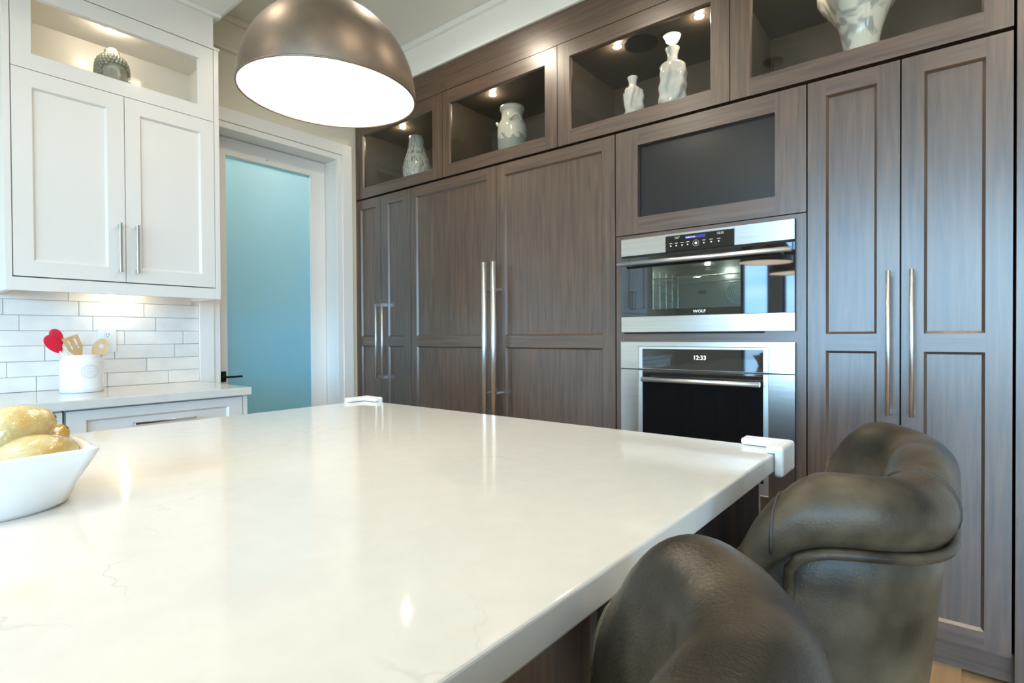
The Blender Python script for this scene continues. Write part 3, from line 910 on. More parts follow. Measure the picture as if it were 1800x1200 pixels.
lathe(bm, P, -.285, 2.60, zs, 64, flare)
tag(link('vase', bm, 'swirl_glass', None, True, (-.285, 2.6, zs)), 'large white swirled glass vase with a flaring wavy mouth', 'vase')

# ------------------------------------------------------------------ white wall cabinet
XF = -3.06


def white_upper(name, y0, label, glass_lamp=True):
    dy = y0 - .450
    Y = lambda v: v + dy
    t = thing(name, (XW + .17, Y(.88), Zr(.204)), label, 'cabinet', 'white wall cabinets')
    WM = ['white_paint', 'white_paint']
    bx('side_panel', 'white_paint', t, XW + .001, XF, Y(.450), Y(.4735), Zr(.204), Zr(1.53), .001)
    bx('side_panel', 'white_paint', t, XW + .001, XF, Y(1.2845), Y(1.3095), Zr(.204), Zr(1.53), .001)
    bx('bottom_rail', 'white_paint', t, XF - .022, XF, Y(.4735), Y(1.2845), Zr(.2045), Zr(.2605), .001)
    bm = bmesh.new()
    box(bm, XW + .001, XF - .024, Y(.4735), Y(1.2845), Zr(.245), Zr(.262)); box(bm, XW + .001, XF - .024, Y(.4735), Y(1.2845), Zr(1.13), Zr(1.155))
    box(bm, XW + .001, XF - .024, Y(.4735), Y(1.2845), Zr(1.488), Zr(1.53)); box(bm, XW + .001, XW + .012, Y(.4735), Y(1.2845), Zr(.262), Zr(1.488))
    link('carcass', bm, 'white_paint', t)
    bx('frieze', 'white_paint', t, XW + .001, XF, Y(.450), Y(1.2845), Zr(1.5435), Zr(1.715))
    bx('ledge', 'white_paint', t, XW + .001, XF + .003, Y(.448), Y(1.315), Zr(1.5305), Zr(1.543), .001)
    mp = white_map(XF)
    a = shaker('door', t, mp, Y(.4765), Y(.8765), Zr(.2655), Zr(1.1435), [(Y(.543), Y(.809), Zr(.331), Zr(1.073))], WM, panel_mat='white_paint')
    b = shaker('door', t, mp, Y(.8795), Y(1.2815), Zr(.2655), Zr(1.1435), [(Y(.942), Y(1.216), Zr(.331), Zr(1.073))], WM, panel_mat='white_paint')
    for d, yh in ((a, .851), (b, .9205)):
        bm = bmesh.new(); box(bm, XF + .024, XF + .034, Y(yh) - .0055, Y(yh) + .0055, Zr(.309), Zr(.540), .001, 1)
        link('handle', bm, 'chrome', d)
        for z in (.314, .525):
            bm = bmesh.new(); box(bm, XF - .001, XF + .026, Y(yh) - .0055, Y(yh) + .0055, Zr(z), Zr(z) + .011)
            link('handle_post', bm, 'chrome', d)
    bm = bmesh.new()
    panel_frame(bm, mp, Y(.4765), Y(1.2815), Zr(1.1465), Zr(1.527), [(Y(.543), Y(1.214), Zr(1.215), Zr(1.458))], .022, .012, .005, mi_rail=0)
    g = link('glass_door', bm, 'white_paint', t)
    bx('pane', 'pane_white_cab', g, XF - .018, XF - .014, Y(.547), Y(1.210), Zr(1.219), Zr(1.454))
    bm = bmesh.new()
    for k in range(7): tube(bm, [(XW + .04, Y(1.2842), Zr(1.20) + k * .032), (XW + .04, Y(1.2838), Zr(1.20) + k * .032)], .0028, 8)
    link('shelf_pin_holes', bm, 'grout', t)['kind'] = 'stuff'
    for nm, px, py, pz, w in (('puck_light', -3.13, .855, 1.488, .85), ('puck_light', -3.28, .925, .245, .55)):
        bm = bmesh.new(); tube(bm, [(px, Y(py), Zr(pz)), (px, Y(py), Zr(pz) - .006)], .034, 24)
        pk = link(nm, bm, 'steel_bar', t)
        bm = bmesh.new(); tube(bm, [(px, Y(py), Zr(pz) - .006), (px, Y(py), Zr(pz) - .0075)], .022 if pz > 1 else .010, 24)
        link('lens', bm, 'puck_glow', pk)
        point_light('puck_lamp', (px, Y(py), Zr(pz) - .02), w * PUCK_W * 1.3, (1.0, .84, .62), pk, .009)
    return t


white_upper('wall_cabinet', .450, 'white wall cabinet with two panelled doors and lit glass top, beside the door')
white_upper('wall_cabinet', -1.83, 'white wall cabinet with two panelled doors, reflected in the upper oven door')

# glass head figurine
t = thing('figurine', (-3.205, .872, Zr(1.1555)), 'smoky glass head figurine with curled hair and topknot in the lit cabinet', 'figurine')
bm = bmesh.new()
seg, nz = 48, 34
fx, fy = 0.995, 0.08      # face direction (towards the island)


def head_r(a, z):
    tz = (z - .11) / .115
    r = .071 * math.sqrt(max(0.0, 1 - abs(tz) ** (4.2 if tz > 0 else 3.0)))
    if z < .04: r = max(r, .030)
    f = math.cos(a)
    d = 0.0
    if f > 0:
        w = math.exp(-(a / .16) ** 2)
        d += .022 * w * math.exp(-((z - .098) / .028) ** 2) + .006 * w * math.exp(-((z - .125) / .03) ** 2)        # nose
        for s in (-1, 1):
            d -= .013 * math.exp(-((a - s * .36) / .18) ** 2) * math.exp(-((z - .128) / .013) ** 2)                 # eye sockets
            d += .004 * math.exp(-((a - s * .36) / .13) ** 2) * math.exp(-((z - .126) / .006) ** 2)                 # lids
            d += .005 * math.exp(-((a - s * .36) / .22) ** 2) * math.exp(-((z - .146) / .007) ** 2)                 # brows
        d += .007 * math.exp(-(a / .26) ** 2) * math.exp(-((z - .068) / .006) ** 2) + .006 * math.exp(-(a / .22) ** 2) * math.exp(-((z - .056) / .006) ** 2)
        d += .006 * math.exp(-(a / .3) ** 2) * math.exp(-((z - .035) / .012) ** 2)
    return r + d


rings = []
for iz in range(nz + 1):
    z = .225 * iz / nz
    ring = []
    for k in range(seg):
        a = 2 * PI * k / seg - PI
        r = max(.002, head_r(a, z))
        lx, ly = r * math.cos(a), r * .88 * math.sin(a)
        ring.append(bm.verts.new((-3.205 + lx * fx - ly * fy, .872 + lx * fy + ly * fx, Zr(1.1555) + z)))
    rings.append(ring)
for A, B in zip(rings, rings[1:]):
    for k in range(seg): bm.faces.new((A[k], A[(k + 1) % seg], B[(k + 1) % seg], B[k]))
bm.faces.new(rings[0]); bm.faces.new(rings[-1])
link('head', bm, 'smoke_glass', t, True)
bm = bmesh.new()
for iz in range(14):
    z = .05 + iz * .0135
    for k in range(26):
        a = 2 * PI * (k + .5 * (iz % 2)) / 26 - PI
        if abs(a) < 1.05 and z < .172 - .02 * abs(a): continue
        r = max(.004, head_r(a, z)) + .004
        if r < .02: continue
        lx, ly = r * math.cos(a), r * .88 * math.sin(a)
        M = Matrix.Translation((-3.205 + lx * fx - ly * fy, .872 + lx * fy + ly * fx, Zr(1.1555) + z))
        bmesh.ops.create_icosphere(bm, subdivisions=1, radius=.0088, matrix=M)
h_ = link('hair_curls', bm, 'smoke_glass', t, True); h_['kind'] = 'stuff'
bm = bmesh.new()
lathe(bm, [(.034, 0), (.036, .010), (.030, .017), (.031, .026), (.022, .033), (.020, .040), (0, .048)], -3.205, .872, Zr(1.1555) + .218, 24, lambda a, r, z: (r * (1 + .05 * math.cos(12 * a)), z))
link('topknot', bm, 'smoke_glass', t, True)

# ------------------------------------------------------------------ white base cabinets and worktop
XB = -2.765
bm = bmesh.new(); box(bm, XW + .001, -2.74, -1.86, 1.318, Zr(-.288), Zr(-.25), .003, 2)
tag(link('worktop', bm, 'quartz', None, origin=(-3.06, .4, Zr(-.288))), 'white quartz worktop along the left wall under the crock', 'countertop')


def base_cab(y0, y1, label, end_panel=False):
    t = thing('base_cabinet', (-3.06, (y0 + y1) / 2, 0), label, 'cabinet', 'white base cabinets')
    bx('carcass', 'white_paint', t, XW + .002, XB - .024, y0 + .001, y1 - .001, .1, Zr(-.2885))
    bx('toe_kick', 'white_paint', t, XW + .002, XB - .08, y0 + .001, y1 - .001, 0, .1)
    zz = [(.105, .36), (.366, .62), (.626, Zr(-.296))]
    for a, b in zz:
        d = shaker('drawer_front', t, white_map(XB), y0 + .003, y1 - .003, a, b, [(y0 + .068, y1 - .068, a + .045, b - .04)], ['white_paint'] * 2, panel_mat='white_paint')
        yc = (y0 + y1) / 2
        bm = bmesh.new(); box(bm, XB + .026, XB + .036, yc - .122, yc + .122, b - .078, b - .068, .001, 1)
        link('handle', bm, 'chrome', d)
        for s in (-1, 1):
            bm = bmesh.new(); box(bm, XB - .001, XB + .028, yc + s * .115 - .005, yc + s * .115 + .005, b - .078, b - .068)
            link('handle_post', bm, 'chrome', d)
    return t


t = base_cab(.579, 1.284, 'white base cabinet with drawers next to the glass door')
bx('end_panel', 'white_paint', t, XW + .002, XB, 1.285, 1.306, 0, Zr(-.2885), .001)
base_cab(-.23, .573, 'white base cabinet with drawers behind the fruit bowl')
base_cab(-1.85, -1.04, 'white base cabinet with drawers at the far left end of the worktop')
base_cab(-1.035, -.236, 'white base cabinet with drawers between its two neighbours, out to the left')

# crock and utensils
cxk, cyk, zk = -3.17, .728, Zr(-.2495)
t = thing('utensil_crock', (cxk, cyk, zk), 'white ceramic utensil crock with embossed oval badge on the worktop', 'crock')
bm = bmesh.new()
P = [(0, 0), (.080, 0), (.0835, .004), (.0835, .018), (.0845, .022), (.0835, .026), (.0835, .142), (.081, .150), (.074, .155), (.0725, .160), (.0725, .170), (.0705, .173), (.0675, .171), (.067, .15), (.076, .14), (.076, .01), (0, .008)]
lathe(bm, P, cxk, cyk, zk, 64)
body = link('body', bm, 'ceramic', t, True)
A0 = math.atan2(-.23 + .0, 1.0) + .38     # badge direction on the crock


def on_crock(s, z, r=.0838):
    a = A0 + s / .0838
    return (cxk + r * math.cos(a), cyk + r * math.sin(a), zk + .096 + z)


for sx, sz, rr in ((.034, .031, .0009), (.030, .027, .0005)):
    bm = bmesh.new(); tube(bm, [on_crock(sx * math.cos(2 * PI * k / 48), sz * math.sin(2 * PI * k / 48)) for k in range(48)], rr, 5, closed=True)
    link('badge_ring', bm, 'ceramic_relief', body, True)
bm = bmesh.new()
for sgn in (1, -1):
    tube(bm, [on_crock(-.024 + .048 * k / 16, sgn * (.008 + .007 * math.sin(PI * k / 16))) for k in range(17)], .0006, 5)
for k in range(9):
    s = -.022 + k * .0055
    tube(bm, [on_crock(s, -.004), on_crock(s + (.001 if k % 2 else -.001), .004)], .0007, 5)
for k in range(9):
    a = PI * (.18 + .64 * k / 8)
    for sg in (1, -1):
        tube(bm, [on_crock(.025 * math.cos(a), sg * .021 * math.sin(a)), on_crock(.0275 * math.cos(a), sg * .0245 * math.sin(a))], .0006, 5)
link('badge_relief', bm, 'ceramic_relief', body, True)


def spoon(name, tip, base, ru, rv, m, label, cat, hm, thick=.006, nrm=(1, -.15, .25), handle_r=.006):
    """flattened oval bowl at the tip of a handle that goes into the crock."""
    tip, base = Vector(tip), Vector(base)
    ax = (tip - base).normalized()
    n_ = Vector(nrm); n_ = (n_ - ax * n_.dot(ax)).normalized()
    sd = ax.cross(n_)
    t = thing(name, base, label, cat)
    c = tip - ax * ru
    bm = bmesh.new()
    g = bmesh.ops.create_uvsphere(bm, u_segments=24, v_segments=14, radius=1.0)
    for v in g['verts']:
        x, y, z = v.co
        w = rv * (1 - .22 * y)          # narrower to the handle
        dish = -.35 * rv * (1 - x * x - y * y) * .5
        v.co = c + ax * (y * ru * -1) + sd * (x * w) + n_ * (z * thick + dish)
    link('bowl', bm, m, t, True)
    bm = bmesh.new(); tube(bm, [base, c - ax * ru * .8], [handle_r, handle_r * .8], 10)
    link('handle', bm, hm, t, True)
    return t


spoon('spoon', (-3.215, .632, Zr(.043)), (-3.215, .735, zk + .02), .042, .024, 'red_silicone', 'red silicone spoon leaning at the back of the crock', 'spoon', 'steel_bar')
spoon('spoon', (-3.170, .600, Zr(.012)), (-3.20, .768, zk + .02), .048, .027, 'red_silicone', 'red silicone spoon at the front left of the crock', 'spoon', 'steel_bar')


def plate_tool(name, outline, holes, origin, ax_u, ax_v, th, m, label, cat, hb):
    """flat wooden blade from an outline in its own plane (u,v) with holes, plus a handle."""
    O, U, V = Vector(origin), Vector(ax_u).normalized(), Vector(ax_v).normalized()
    N = U.cross(V).normalized()
    t = thing(name, hb, label, cat)
    from mathutils.geometry import tessellate_polygon
    loops = [outline] + holes
    tri = tessellate_polygon([[Vector((p[0], p[1], 0)) for p in lp] for lp in loops])
    flat = [p for lp in loops for p in lp]
    bm = bmesh.new()
    vs = [[bm.verts.new(O + U * p[0] + V * p[1] + N * (s * th / 2)) for p in flat] for s in (-1, 1)]
    for a, b, c in tri:
        bm.faces.new((vs[0][a], vs[0][b], vs[0][c])); bm.faces.new((vs[1][c], vs[1][b], vs[1][a]))
    k = 0
    for lp in loops:
        n_ = len(lp)
        for i in range(n_):
            j = (i + 1) % n_
            bm.faces.new((vs[0][k + i], vs[0][k + j], vs[1][k + j], vs[1][k + i]))
        k += n_
    link('blade', bm, m, t)
    bm = bmesh.new(); tube(bm, [Vector(hb), O], [.0065, .0075], 10)
    link('handle', bm, m, t, True)
    return t


out = [(-.012, 0), (.012, 0), (.028, .035), (.031, .095), (-.031, .095), (-.028, .035)]
sl = lambda x: [(x - .0035, .035), (x - .0035, .08), (x + .0035, .08), (x + .0035, .035)]
plate_tool('slotted_turner', out, [sl(-.012), sl(.012)], (-3.135, .712, Zr(-.080)), (.30, 1, .42), (.02, -.42, 1), .006, 'bamboo', 'brown wooden slotted turner in the crock, next to the red spoons', 'turner', (-3.135, .765, zk + .02))
ov = []
for k in range(28):
    a = 2 * PI * k / 28
    ov.append((.031 * math.sin(a) * (1.0 if math.cos(a) < 0 else .98), .062 - .048 * math.cos(a)))
hole = [(.011 * math.cos(2 * PI * k / 16), .072 + .011 * math.sin(2 * PI * k / 16)) for k in range(16)]
plate_tool('wooden_spoon', ov, [hole], (-3.16, .775, Zr(-.105)), (.25, 1, -.38), (.03, .40, 1), .007, 'beech', 'pale wooden spoon with a round hole at the right of the crock', 'spoon', (-3.16, .735, zk + .02))

# outlet
t = thing('wall_outlet', (XW + .015, .881, Zr(-.012)), 'white double power outlet on the tiles behind the crock', 'outlet')
bx('cover_plate', 'plastic_white', t, XW + .0148, XW + .021, .842, .921, Zr(-.072), Zr(.048), .0015)
for z in (-.038, .016):
    f = bx('socket', 'plastic_white', t, XW + .021, XW + .0225, .865, .898, Zr(z - .017), Zr(z + .017), .0005)
    bm = bmesh.new()
    for dy in (-.006, .006): box(bm, XW + .0222, XW + .0228, .8815 + dy - .0013, .8815 + dy + .0013, Zr(z - .002), Zr(z + .007))
    tube(bm, [(XW + .0222, .8815, Zr(z - .009)), (XW + .0228, .8815, Zr(z - .009))], .0026, 8)
    link('slots', bm, 'black_gap', f)

# ------------------------------------------------------------------ island
IX0, IX1, IY0, IY1 = -1.792, -.288, -1.05, 1.308
bm = bmesh.new(); box(bm, IX0, IX1, IY0, IY1, Zr(-.289), Zr(-.25), .004, 3)
tag(link('island_worktop', bm, 'quartz', None, origin=(-1.04, .13, Zr(-.289))), 'large off-white veined quartz island top', 'countertop')
t = thing('kitchen_island', (-1.04, .13, 0), 'dark wooden kitchen island base with recessed panels under the quartz top', 'island')
ZI = Zr(-.2895)
bx('body', 'dark_wood_v', t, IX0 + .03, -.645, IY0 + .04, IY1 - .04, .1, ZI)
bx('toe_kick', 'black_gap', t, IX0 + .1, -.70, IY0 + .1, IY1 - .1, 0, .1)
bm = bmesh.new()
imap = lambda u, v, d: (-.62 - d, u, v)
hs = []
yy = IY0 + .04
pp = [(-.95, -.42), (-.31, .32), (.43, 1.07)]
panel_frame(bm, imap, IY0 + .04, IY1 - .04, .1, ZI, [(a, b, .19, ZI - .01) for a, b in pp], .024, .012, .010)
pb = link('panelled_side', bm, 'dark_wood_v', t)
pb.data.materials.append(MATS['dark_wood_y'])
for a, b in pp:
    bx('panel', 'dark_wood_v', pb, -.6445, -.632, a + .009, b - .009, .199, ZI - .02)
for yc in (1.297, -.99):
    bm = bmesh.new(); box(bm, -.618, -.334, yc - .009, yc + .009, .0, ZI, .002, 1)
    link('support_leg', bm, 'dark_wood_v', t)

# corner guards
def guard(name, xo, sx, label):
    """xo: x of the worktop edge; sx +1 right edge, -1 left edge."""
    e_ = .0008
    ye, zt = IY1, Zr(-.25)
    bm = bmesh.new()
    s = lambda a, b: (min(xo + sx * a, xo + sx * b), max(xo + sx * a, xo + sx * b))
    box(bm, *s(-.085, .020), ye + e_, ye + .020, zt - .048, zt + .017, .007, 3)
    box(bm, *s(e_, .0195), ye - .085, ye + .0195, zt - .0475, zt + .0164, .007, 3)
    box(bm, *s(-.0845, .012), ye - .018, ye + .012, zt + e_, zt + .0158, .005, 3)
    box(bm, *s(-.016, .0118), ye - .0845, ye + .0118, zt + e_, zt + .0152, .005, 3)
    tag(link(name, bm, 'plastic_white', None, origin=(xo, ye, zt)), label, 'corner guard', 'child safety corner guards')


guard('corner_guard', IX1, 1, 'white plastic corner guard on the island corner nearest the stools')
guard('corner_guard', IX0, -1, 'white plastic corner guard on the far left island corner')

# ------------------------------------------------------------------ bowl of lemons
bcx, bcy, zb = -1.102, .136, Zr(-.2492)


def bowl_pt(a, r_round, half, mixk, z):
    c, s = math.cos(a), math.sin(a)
    k = max(abs(c), abs(s))
    rs = half / k
    # slightly bowed sides
    rs *= 1 - .06 * (1 - abs(math.cos(2 * a)))* 0 + .05 * abs(math.cos(2 * a)) ** 2
    r = r_round * (1 - mixk) + rs * mixk
    return (bcx + r * c, bcy + r * s, zb + z)


bm = bmesh.new()
prof = [(.0, .096, .0, 0.0), (1, .096, 0.0, 0.0), (1, .099, .10, .006), (1, .102, .30, .022), (1, .106, .58, .045), (1, .109, .82, .066), (1, .112, 1.0, .085),
        (1, .108, 1.0, .0865), (1, .103, .97, .083), (1, .088, .75, .06), (1, .082, .5, .04), (1, .072, .2, .018), (1, .060, .0, .008), (0, 0, 0, .007)]
seg = 96
rings = []
for kk, rr, mk, z in prof:
    if kk == 0:
        rings.append([bm.verts.new((bcx, bcy, zb + z))]); continue
    rings.append([bm.verts.new(bowl_pt(2 * PI * k / seg, rr, rr, mk, z)) for k in range(seg)])
for A, B in zip(rings, rings[1:]):
    for k in range(seg):
        k2 = (k + 1) % seg
        if len(A) == 1: bm.faces.new((A[0], B[k], B[k2]))
        elif len(B) == 1: bm.faces.new((A[k], A[k2], B[0]))
        else: bm.faces.new((A[k], A[k2], B[k2], B[k]))
tag(link('fruit_bowl', bm, 'bowl_white', None, True, (bcx, bcy, zb)), 'white square-cornered ceramic bowl of lemons on the island', 'bowl')


def lemon(c, ax, ln, rad, label, m='lemon', name='lemon'):
    c, ax = Vector(c), Vector(ax).normalized()
    t = thing(name, c, label, 'fruit')
    bm = bmesh.new()
    u = ax.orthogonal().normalized(); v = ax.cross(u)
    N, S = 30, 32
    rings = []
    for i in range(N + 1):
        s = -1 + 2 * i / N
        r = rad * (max(0, 1 - abs(s) ** 2.1)) ** .62
        if s > .74: r = max(r, .30 * rad + .30 * rad * (1 - s) / .26)
        if s < -.88: r = max(r, .14 * rad)
        if i in (0, N): r *= .75
        ring = []
        for k in range(S):
            a = 2 * PI * k / S
            w = 1 + .025 * math.sin(3 * a + 4 * s) + .02 * math.sin(5 * a - 7 * s)
            ring.append(bm.verts.new(c + ax * s * ln / 2 + (u * math.cos(a) + v * math.sin(a)) * r * w))
        rings.append(ring)
    for A, B in zip(rings, rings[1:]):
        for k in range(S): bm.faces.new((A[k], A[(k + 1) % S], B[(k + 1) % S], B[k]))
    bm.faces.new(rings[0]); bm.faces.new(rings[-1])
    link('rind', bm, m, t, True)
    bm = bmesh.new()
    e0 = c + ax * ln / 2
    tube(bm, [e0 - ax * .001, e0 + ax * .0018], .0038, 10)
    link('stem_end', bm, 'stem', t)
    return t


zl = zb
lemon((-1.112, .162, Zr(-.146)), (.12, .86, .36), .122, .043, 'large pale lemon lying on top of the others in the bowl')
lemon((-1.050, .182, Zr(-.178)), (-.02, 1, .16), .108, .036, 'pale lemon at the front of the bowl')
lemon((-1.150, .205, Zr(-.178)), (.10, .65, .55), .095, .032, 'yellow lemon at the back of the bowl, mostly hidden')
lemon((-1.062, .098, Zr(-.196)), (.3, 1, .1), .07, .033, 'small bright orange-yellow fruit low at the left of the bowl', 'orange_rind', 'tangerine')

# ------------------------------------------------------------------ pendant lamps
def pendant(x, y, label):
    zr0, r, k = Zr(.505), .1785, 1.06
    t = thing('pendant_lamp', (x, y, zr0), label, 'lamp', 'dome pendants over the island')
    bm = bmesh.new()
    N = 26
    P = [(r * math.cos(PI / 2 * i / N) if i < N else .018, k * r * math.sin(PI / 2 * i / N)) for i in range(N + 1)]
    P = [(max(p[0], .018), p[1]) for p in P]
    lathe(bm, [(r, -.001)] + P, x, y, zr0, 72)
    link('shade', bm, 'bronze', t, True)
    bm = bmesh.new()
    r1 = r - .003
    P = [(max(r1 * math.cos(PI / 2 * i / N), .012), k * r1 * math.sin(PI / 2 * i / N)) for i in range(N + 1)]
    lathe(bm, P, x, y, zr0, 72)
    link('shade_lining', bm, 'shade_white', t, True)
    bm = bmesh.new()
    tube(bm, [(x + (r - .0015) * math.cos(2 * PI * i / 72), y + (r - .0015) * math.sin(2 * PI * i / 72), zr0) for i in range(72)], .0022, 8, closed=True)
    link('rim', bm, 'bronze', t, True)
    bm = bmesh.new(); lathe(bm, [(0, 0), (.018, .005), (.028, .022), (.030, .035), (.022, .058), (.014, .07), (.0, .075)], x, y, zr0 + .065, 24)
    link('bulb', bm, 'bulb', t, True)
    bm = bmesh.new(); lathe(bm, [(0, 0), (.02, 0), (.02, .05), (.012, .055), (0, .055)], x, y, zr0 + .138, 20)
    link('socket', bm, 'plastic_white', t, True)
    bm = bmesh.new(); tube(bm, [(x, y, zr0 + k * r - .01), (x, y, ZC - .02)], .006, 12)
    link('stem', bm, 'bronze', t, True)
    bm = bmesh.new(); lathe(bm, [(0, 0), (.06, 0), (.062, .004), (.062, .02), (0, .02)], x, y, ZC - .0205, 32)
    link('canopy', bm, 'bronze', t, True)
    point_light('pendant_bulb_light', (x, y, zr0 + .05), PEND_W, (1, .88, .72), t, .03)
    return t


p1 = pendant(-1.02, .66, 'brushed bronze dome pendant lamp with white lining, hanging over the island')
p1.rotation_euler = (0, math.radians(1.6), 0)
pendant(-1.02, -.20, 'brushed bronze dome pendant lamp over the near end of the island')

# recessed ceiling lights: first two set by reflections, rest added unseen for light
for i, (x, y) in enumerate([(-2.15, 1.75), (-1.40, 1.43), (.05, 1.95), (-1.75, .15), (.45, .55), (.5, -1.2), (-1.6, -1.4), (2.0, .9), (2.0, -1.6)]):
    where = ['near the glass door', 'in front of the refrigerator', 'in front of the tall cabinet, added for fill', 'between island and white cabinets, added for fill', 'behind the stools, added for fill', 'over the open room, added for fill', 'at the near end of the island, added for fill', 'at the right of the room, added for fill', 'by the window wall, added for fill'][i]
    t = thing('ceiling_light', (x, y, ZC), 'small round recessed ceiling light ' + where, 'light', 'recessed ceiling lights')
    bm = bmesh.new(); lathe(bm, [(.055, 0), (.072, 0), (.072, .004), (.055, .004)], x, y, ZC - .0045, 28)
    link('trim_ring', bm, 'white_trim', t, True)
    bm = bmesh.new(); tube(bm, [(x, y, ZC - .002), (x, y, ZC - .001)], .055, 28)
    link('lens', bm, 'pot_glow', t)
    point_light('ceiling_lamp', (x, y, ZC - .01), POT_W, (1, .85, .66), t, .045, spot=math.radians(165))

# ------------------------------------------------------------------ counter stools
def taper(bm, dx, dy):
    for v in bm.verts:
        f_ = max(0.0, min(1.0, (dx - .22 - v.co.x) / .1))
        v.co.y = dy + (v.co.y - dy) * (1 - .1 * f_)


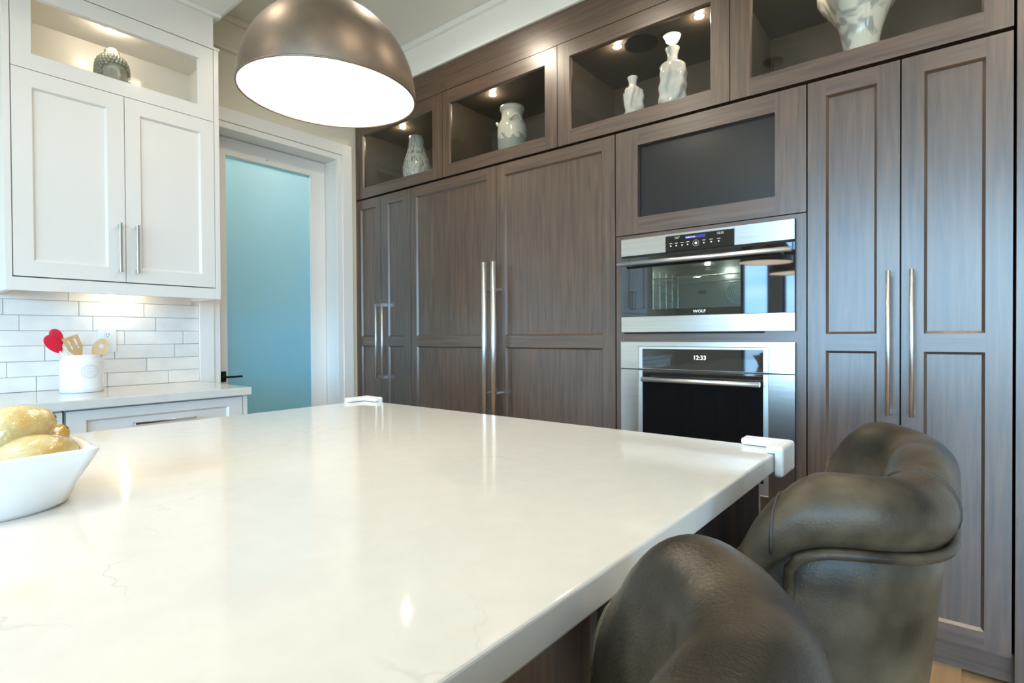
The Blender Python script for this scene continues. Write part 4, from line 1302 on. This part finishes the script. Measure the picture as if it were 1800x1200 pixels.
def stool(dx, dy, label):
    """dx,dy: middle of the back rest; the stool faces -X."""
    t = thing('counter_stool', (dx - .22, dy, 0), label, 'stool', 'leather counter stools')
    w, rc, xa, xf = .268, .180, -.238, -.192
    path = []
    n1 = 14
    for i in range(n1): path.append((xa + (-rc - xa) * i / n1, -w, 0, 1))
    for i in range(21):
        a = -PI / 2 + PI / 2 * i / 20
        path.append((-rc + rc * math.cos(a), -(w - rc) + rc * math.sin(a), -math.cos(a), -math.sin(a)))
    for i in range(1, 9): path.append((0, -(w - rc) + 2 * (w - rc) * i / 9, -1, 0))
    for i in range(21):
        a = PI / 2 * i / 20
        path.append((-rc + rc * math.cos(a), (w - rc) + rc * math.sin(a), -math.cos(a), -math.sin(a)))
    for i in range(1, n1 + 1): path.append((-rc + (xf + rc) * i / n1, w, 0, -1))
    kn = [(-.25, -.36), (-.22, -.315), (-.20, -.265), (-.18, -.228), (-.15, -.196), (-.12, -.177), (-.09, -.169), (-.05, -.171), (0.02, -.180)]

    def rim0(x):
        if x <= kn[0][0]: return kn[0][1]
        for (a, za), (b, zb_) in zip(kn, kn[1:]):
            if x <= b: return za + (zb_ - za) * (x - a) / (b - a)
        return kn[-1][1]

    def rim(x, y):
        k = min(1.0, max(0.0, -y / .12))                 # the near arm sits a little lower and further forward
        return sum(rim0(x + .026 * k + d) for d in (-.016, -.008, 0, .008, .016)) / 5 - .016 * k

    def sweep(profile, closed_prof, endcaps, name, m, sub=None):
        bm = bmesh.new(); rings = []
        for (x, y, nx, ny) in path:
            rings.append([bm.verts.new((dx + x + nx * o, dy + y + ny * o, Zr(z))) for o, z in profile(rim(x, y))])
        n_ = len(rings[0])
        for A, B in zip(rings, rings[1:]):
            for k in range(n_ if closed_prof else n_ - 1):
                bm.faces.new((A[k], A[(k + 1) % n_], B[(k + 1) % n_], B[k]))
        if endcaps:
            bm.faces.new(rings[0]); bm.faces.new(rings[-1])
        return link(name, bm, m, sub or t, True)

    zbot = -.70

    def shell(h):
        s_ = h - .088
        P = [(.045 * (1 - i / 8) ** 1.3 + .002, zbot + (s_ - zbot) * i / 8) for i in range(9)]
        return P + [(.03, s_ + .015), (.06, s_ - .01), (.066, zbot)]
    body = sweep(shell, True, True, 'back_shell', 'leather')

    def roll(h):
        c_o, c_z = .036, h - .052
        P = [(.055, h - .10), (.012, h - .099)]
        for i in range(0, 17):
            a = PI * 1.28 - PI * 1.28 * i / 16
            P.append((c_o + (.050 if math.cos(a) < 0 else .048) * math.cos(a), c_z + .052 * math.sin(a)))
        z0 = c_z
        for i in range(1, 9):
            f_ = i / 8
            P.append((.084 + .060 * math.sin(PI * .5 * min(1.0, f_ * 1.7)), z0 + (zbot + .10 - z0) * f_))
        P.append((.07, zbot + .10))
        return P
    rl = sweep(roll, True, True, 'padded_back', 'leather')
    for idx in (0, -1):                                   # rounded arm fronts
        x, y, nx, ny = path[idx]
        h = rim(x, y)
        bm = bmesh.new()
        for k_, (zc_, rz) in enumerate(((h - .052, .052),)):
            g = bmesh.ops.create_uvsphere(bm, u_segments=20, v_segments=12, radius=1.0)
            for v in g['verts']:
                a, b, c = v.co
                zz = zc_ + c * rz if c > 0 else zc_ + c * (zc_ - zbot - .1)
                v.co = Vector((dx + x + a * .012, dy + y + ny * .038 + b * .046, Zr(zz)))
        link('arm_front', bm, 'leather', rl, True)

    # welts: between roll and shell, and seams across the roll
    bm = bmesh.new()
    sub = [p for p in path if p[0] > -.155]
    pts = [(dx + x + nx * -.006, dy + y + ny * -.006, Zr(rim(x, y) - .094)) for x, y, nx, ny in sub]
    f0, f1 = sub[0], sub[-1]
    lead = [(dx + f0[0] - .012 - .018 * k / 6, dy + f0[1] - .002 * (1 - k / 6) + .03 * (k / 6), Zr(rim(f0[0], f0[1]) - .112 - .30 * k / 6)) for k in range(6, -1, -1)]
    tail = [(dx + f1[0] - .012 - .018 * k / 6, dy + f1[1] + .002 * (1 - k / 6) - .03 * (k / 6), Zr(rim(f1[0], f1[1]) - .112 - .30 * k / 6)) for k in range(0, 7)]
    tube(bm, lead + pts + tail, .0075, 8)
    link('welt', bm, 'leather', body, True)
    for sel in (13, 33):
        x, y, nx, ny = path[sel]
        h = rim(x, y)
        bm = bmesh.new(); pts = []
        for i in range(15):
            a = PI * (1.12 - 1.1 * i / 14)
            pts.append((dx + x + nx * (.036 + .0498 * math.cos(a)), dy + y + ny * (.036 + .0498 * math.cos(a)), Zr(h - .052 + .0520 * math.sin(a))))
        tube(bm, pts, .0022, 6)
        link('seam', bm, 'leather_seam', rl, True)
    # seat cushion + tub + legs
    bm = bmesh.new(); vs_ = box(bm, dx - .485, dx - .06, dy - .252, dy + .252, Zr(-.575), Zr(-.498))
    taper(bm, dx, dy)
    bmesh.ops.bevel(bm, geom=bm.edges[:], offset=.03, segments=4, affect='EDGES', profile=.5)
    sc = link('seat', bm, 'leather', t, True)
    bm = bmesh.new()
    xx0, xx1, yy0, yy1, zz = dx - .482, dx - .08, dy - .253, dy + .253, Zr(-.512)
    pts = []
    for (cx_, cy_, a0) in ((xx0 + .03, yy0 + .03, PI), (xx1, yy0 + .03, 1.5 * PI), (xx1, yy1 - .03, 0), (xx0 + .03, yy1 - .03, .5 * PI)):
        for k in range(5):
            a = a0 + PI / 2 * k / 4
            pts.append((cx_ + .03 * math.cos(a), cy_ + .03 * math.sin(a), zz))
    tube(bm, pts, .005, 6, closed=True)
    taper(bm, dx, dy)
    link('welt', bm, 'leather', sc, True)
    bm = bmesh.new(); box(bm, dx - .47, dx - .055, dy - .248, dy + .248, Zr(-.73), Zr(-.57), .02, 3)
    taper(bm, dx, dy)
    link('seat_base', bm, 'leather', t, True)
    for sx_, sy_ in ((-.43, -.17), (-.43, .17), (-.10, -.20), (-.10, .20)):
        bm = bmesh.new()
        tube(bm, [(dx + sx_, dy + sy_, Zr(-.725)), (dx + sx_ * 1.0 + (.02 if sx_ > -.2 else -.01), dy + sy_ * 1.08, 0.0)], [.024, .016], 12)
        link('leg', bm, 'dark_wood_v', t, True)
    for ps in (((-.438, -.182), (-.438, .182)), ((-.438, -.182), (-.083, -.215)), ((-.438, .182), (-.083, .215))):
        bm = bmesh.new(); tube(bm, [(dx + ps[0][0], dy + ps[0][1], .18), (dx + ps[1][0], dy + ps[1][1], .18)], .009, 10)
        link('foot_rail', bm, 'black_metal', t, True)
    return t


stool(-.002, 1.058, 'olive brown leather counter stool with rolled back, near the far island corner')
stool(-.060, .243, 'olive brown leather counter stool in the foreground at the bottom edge')
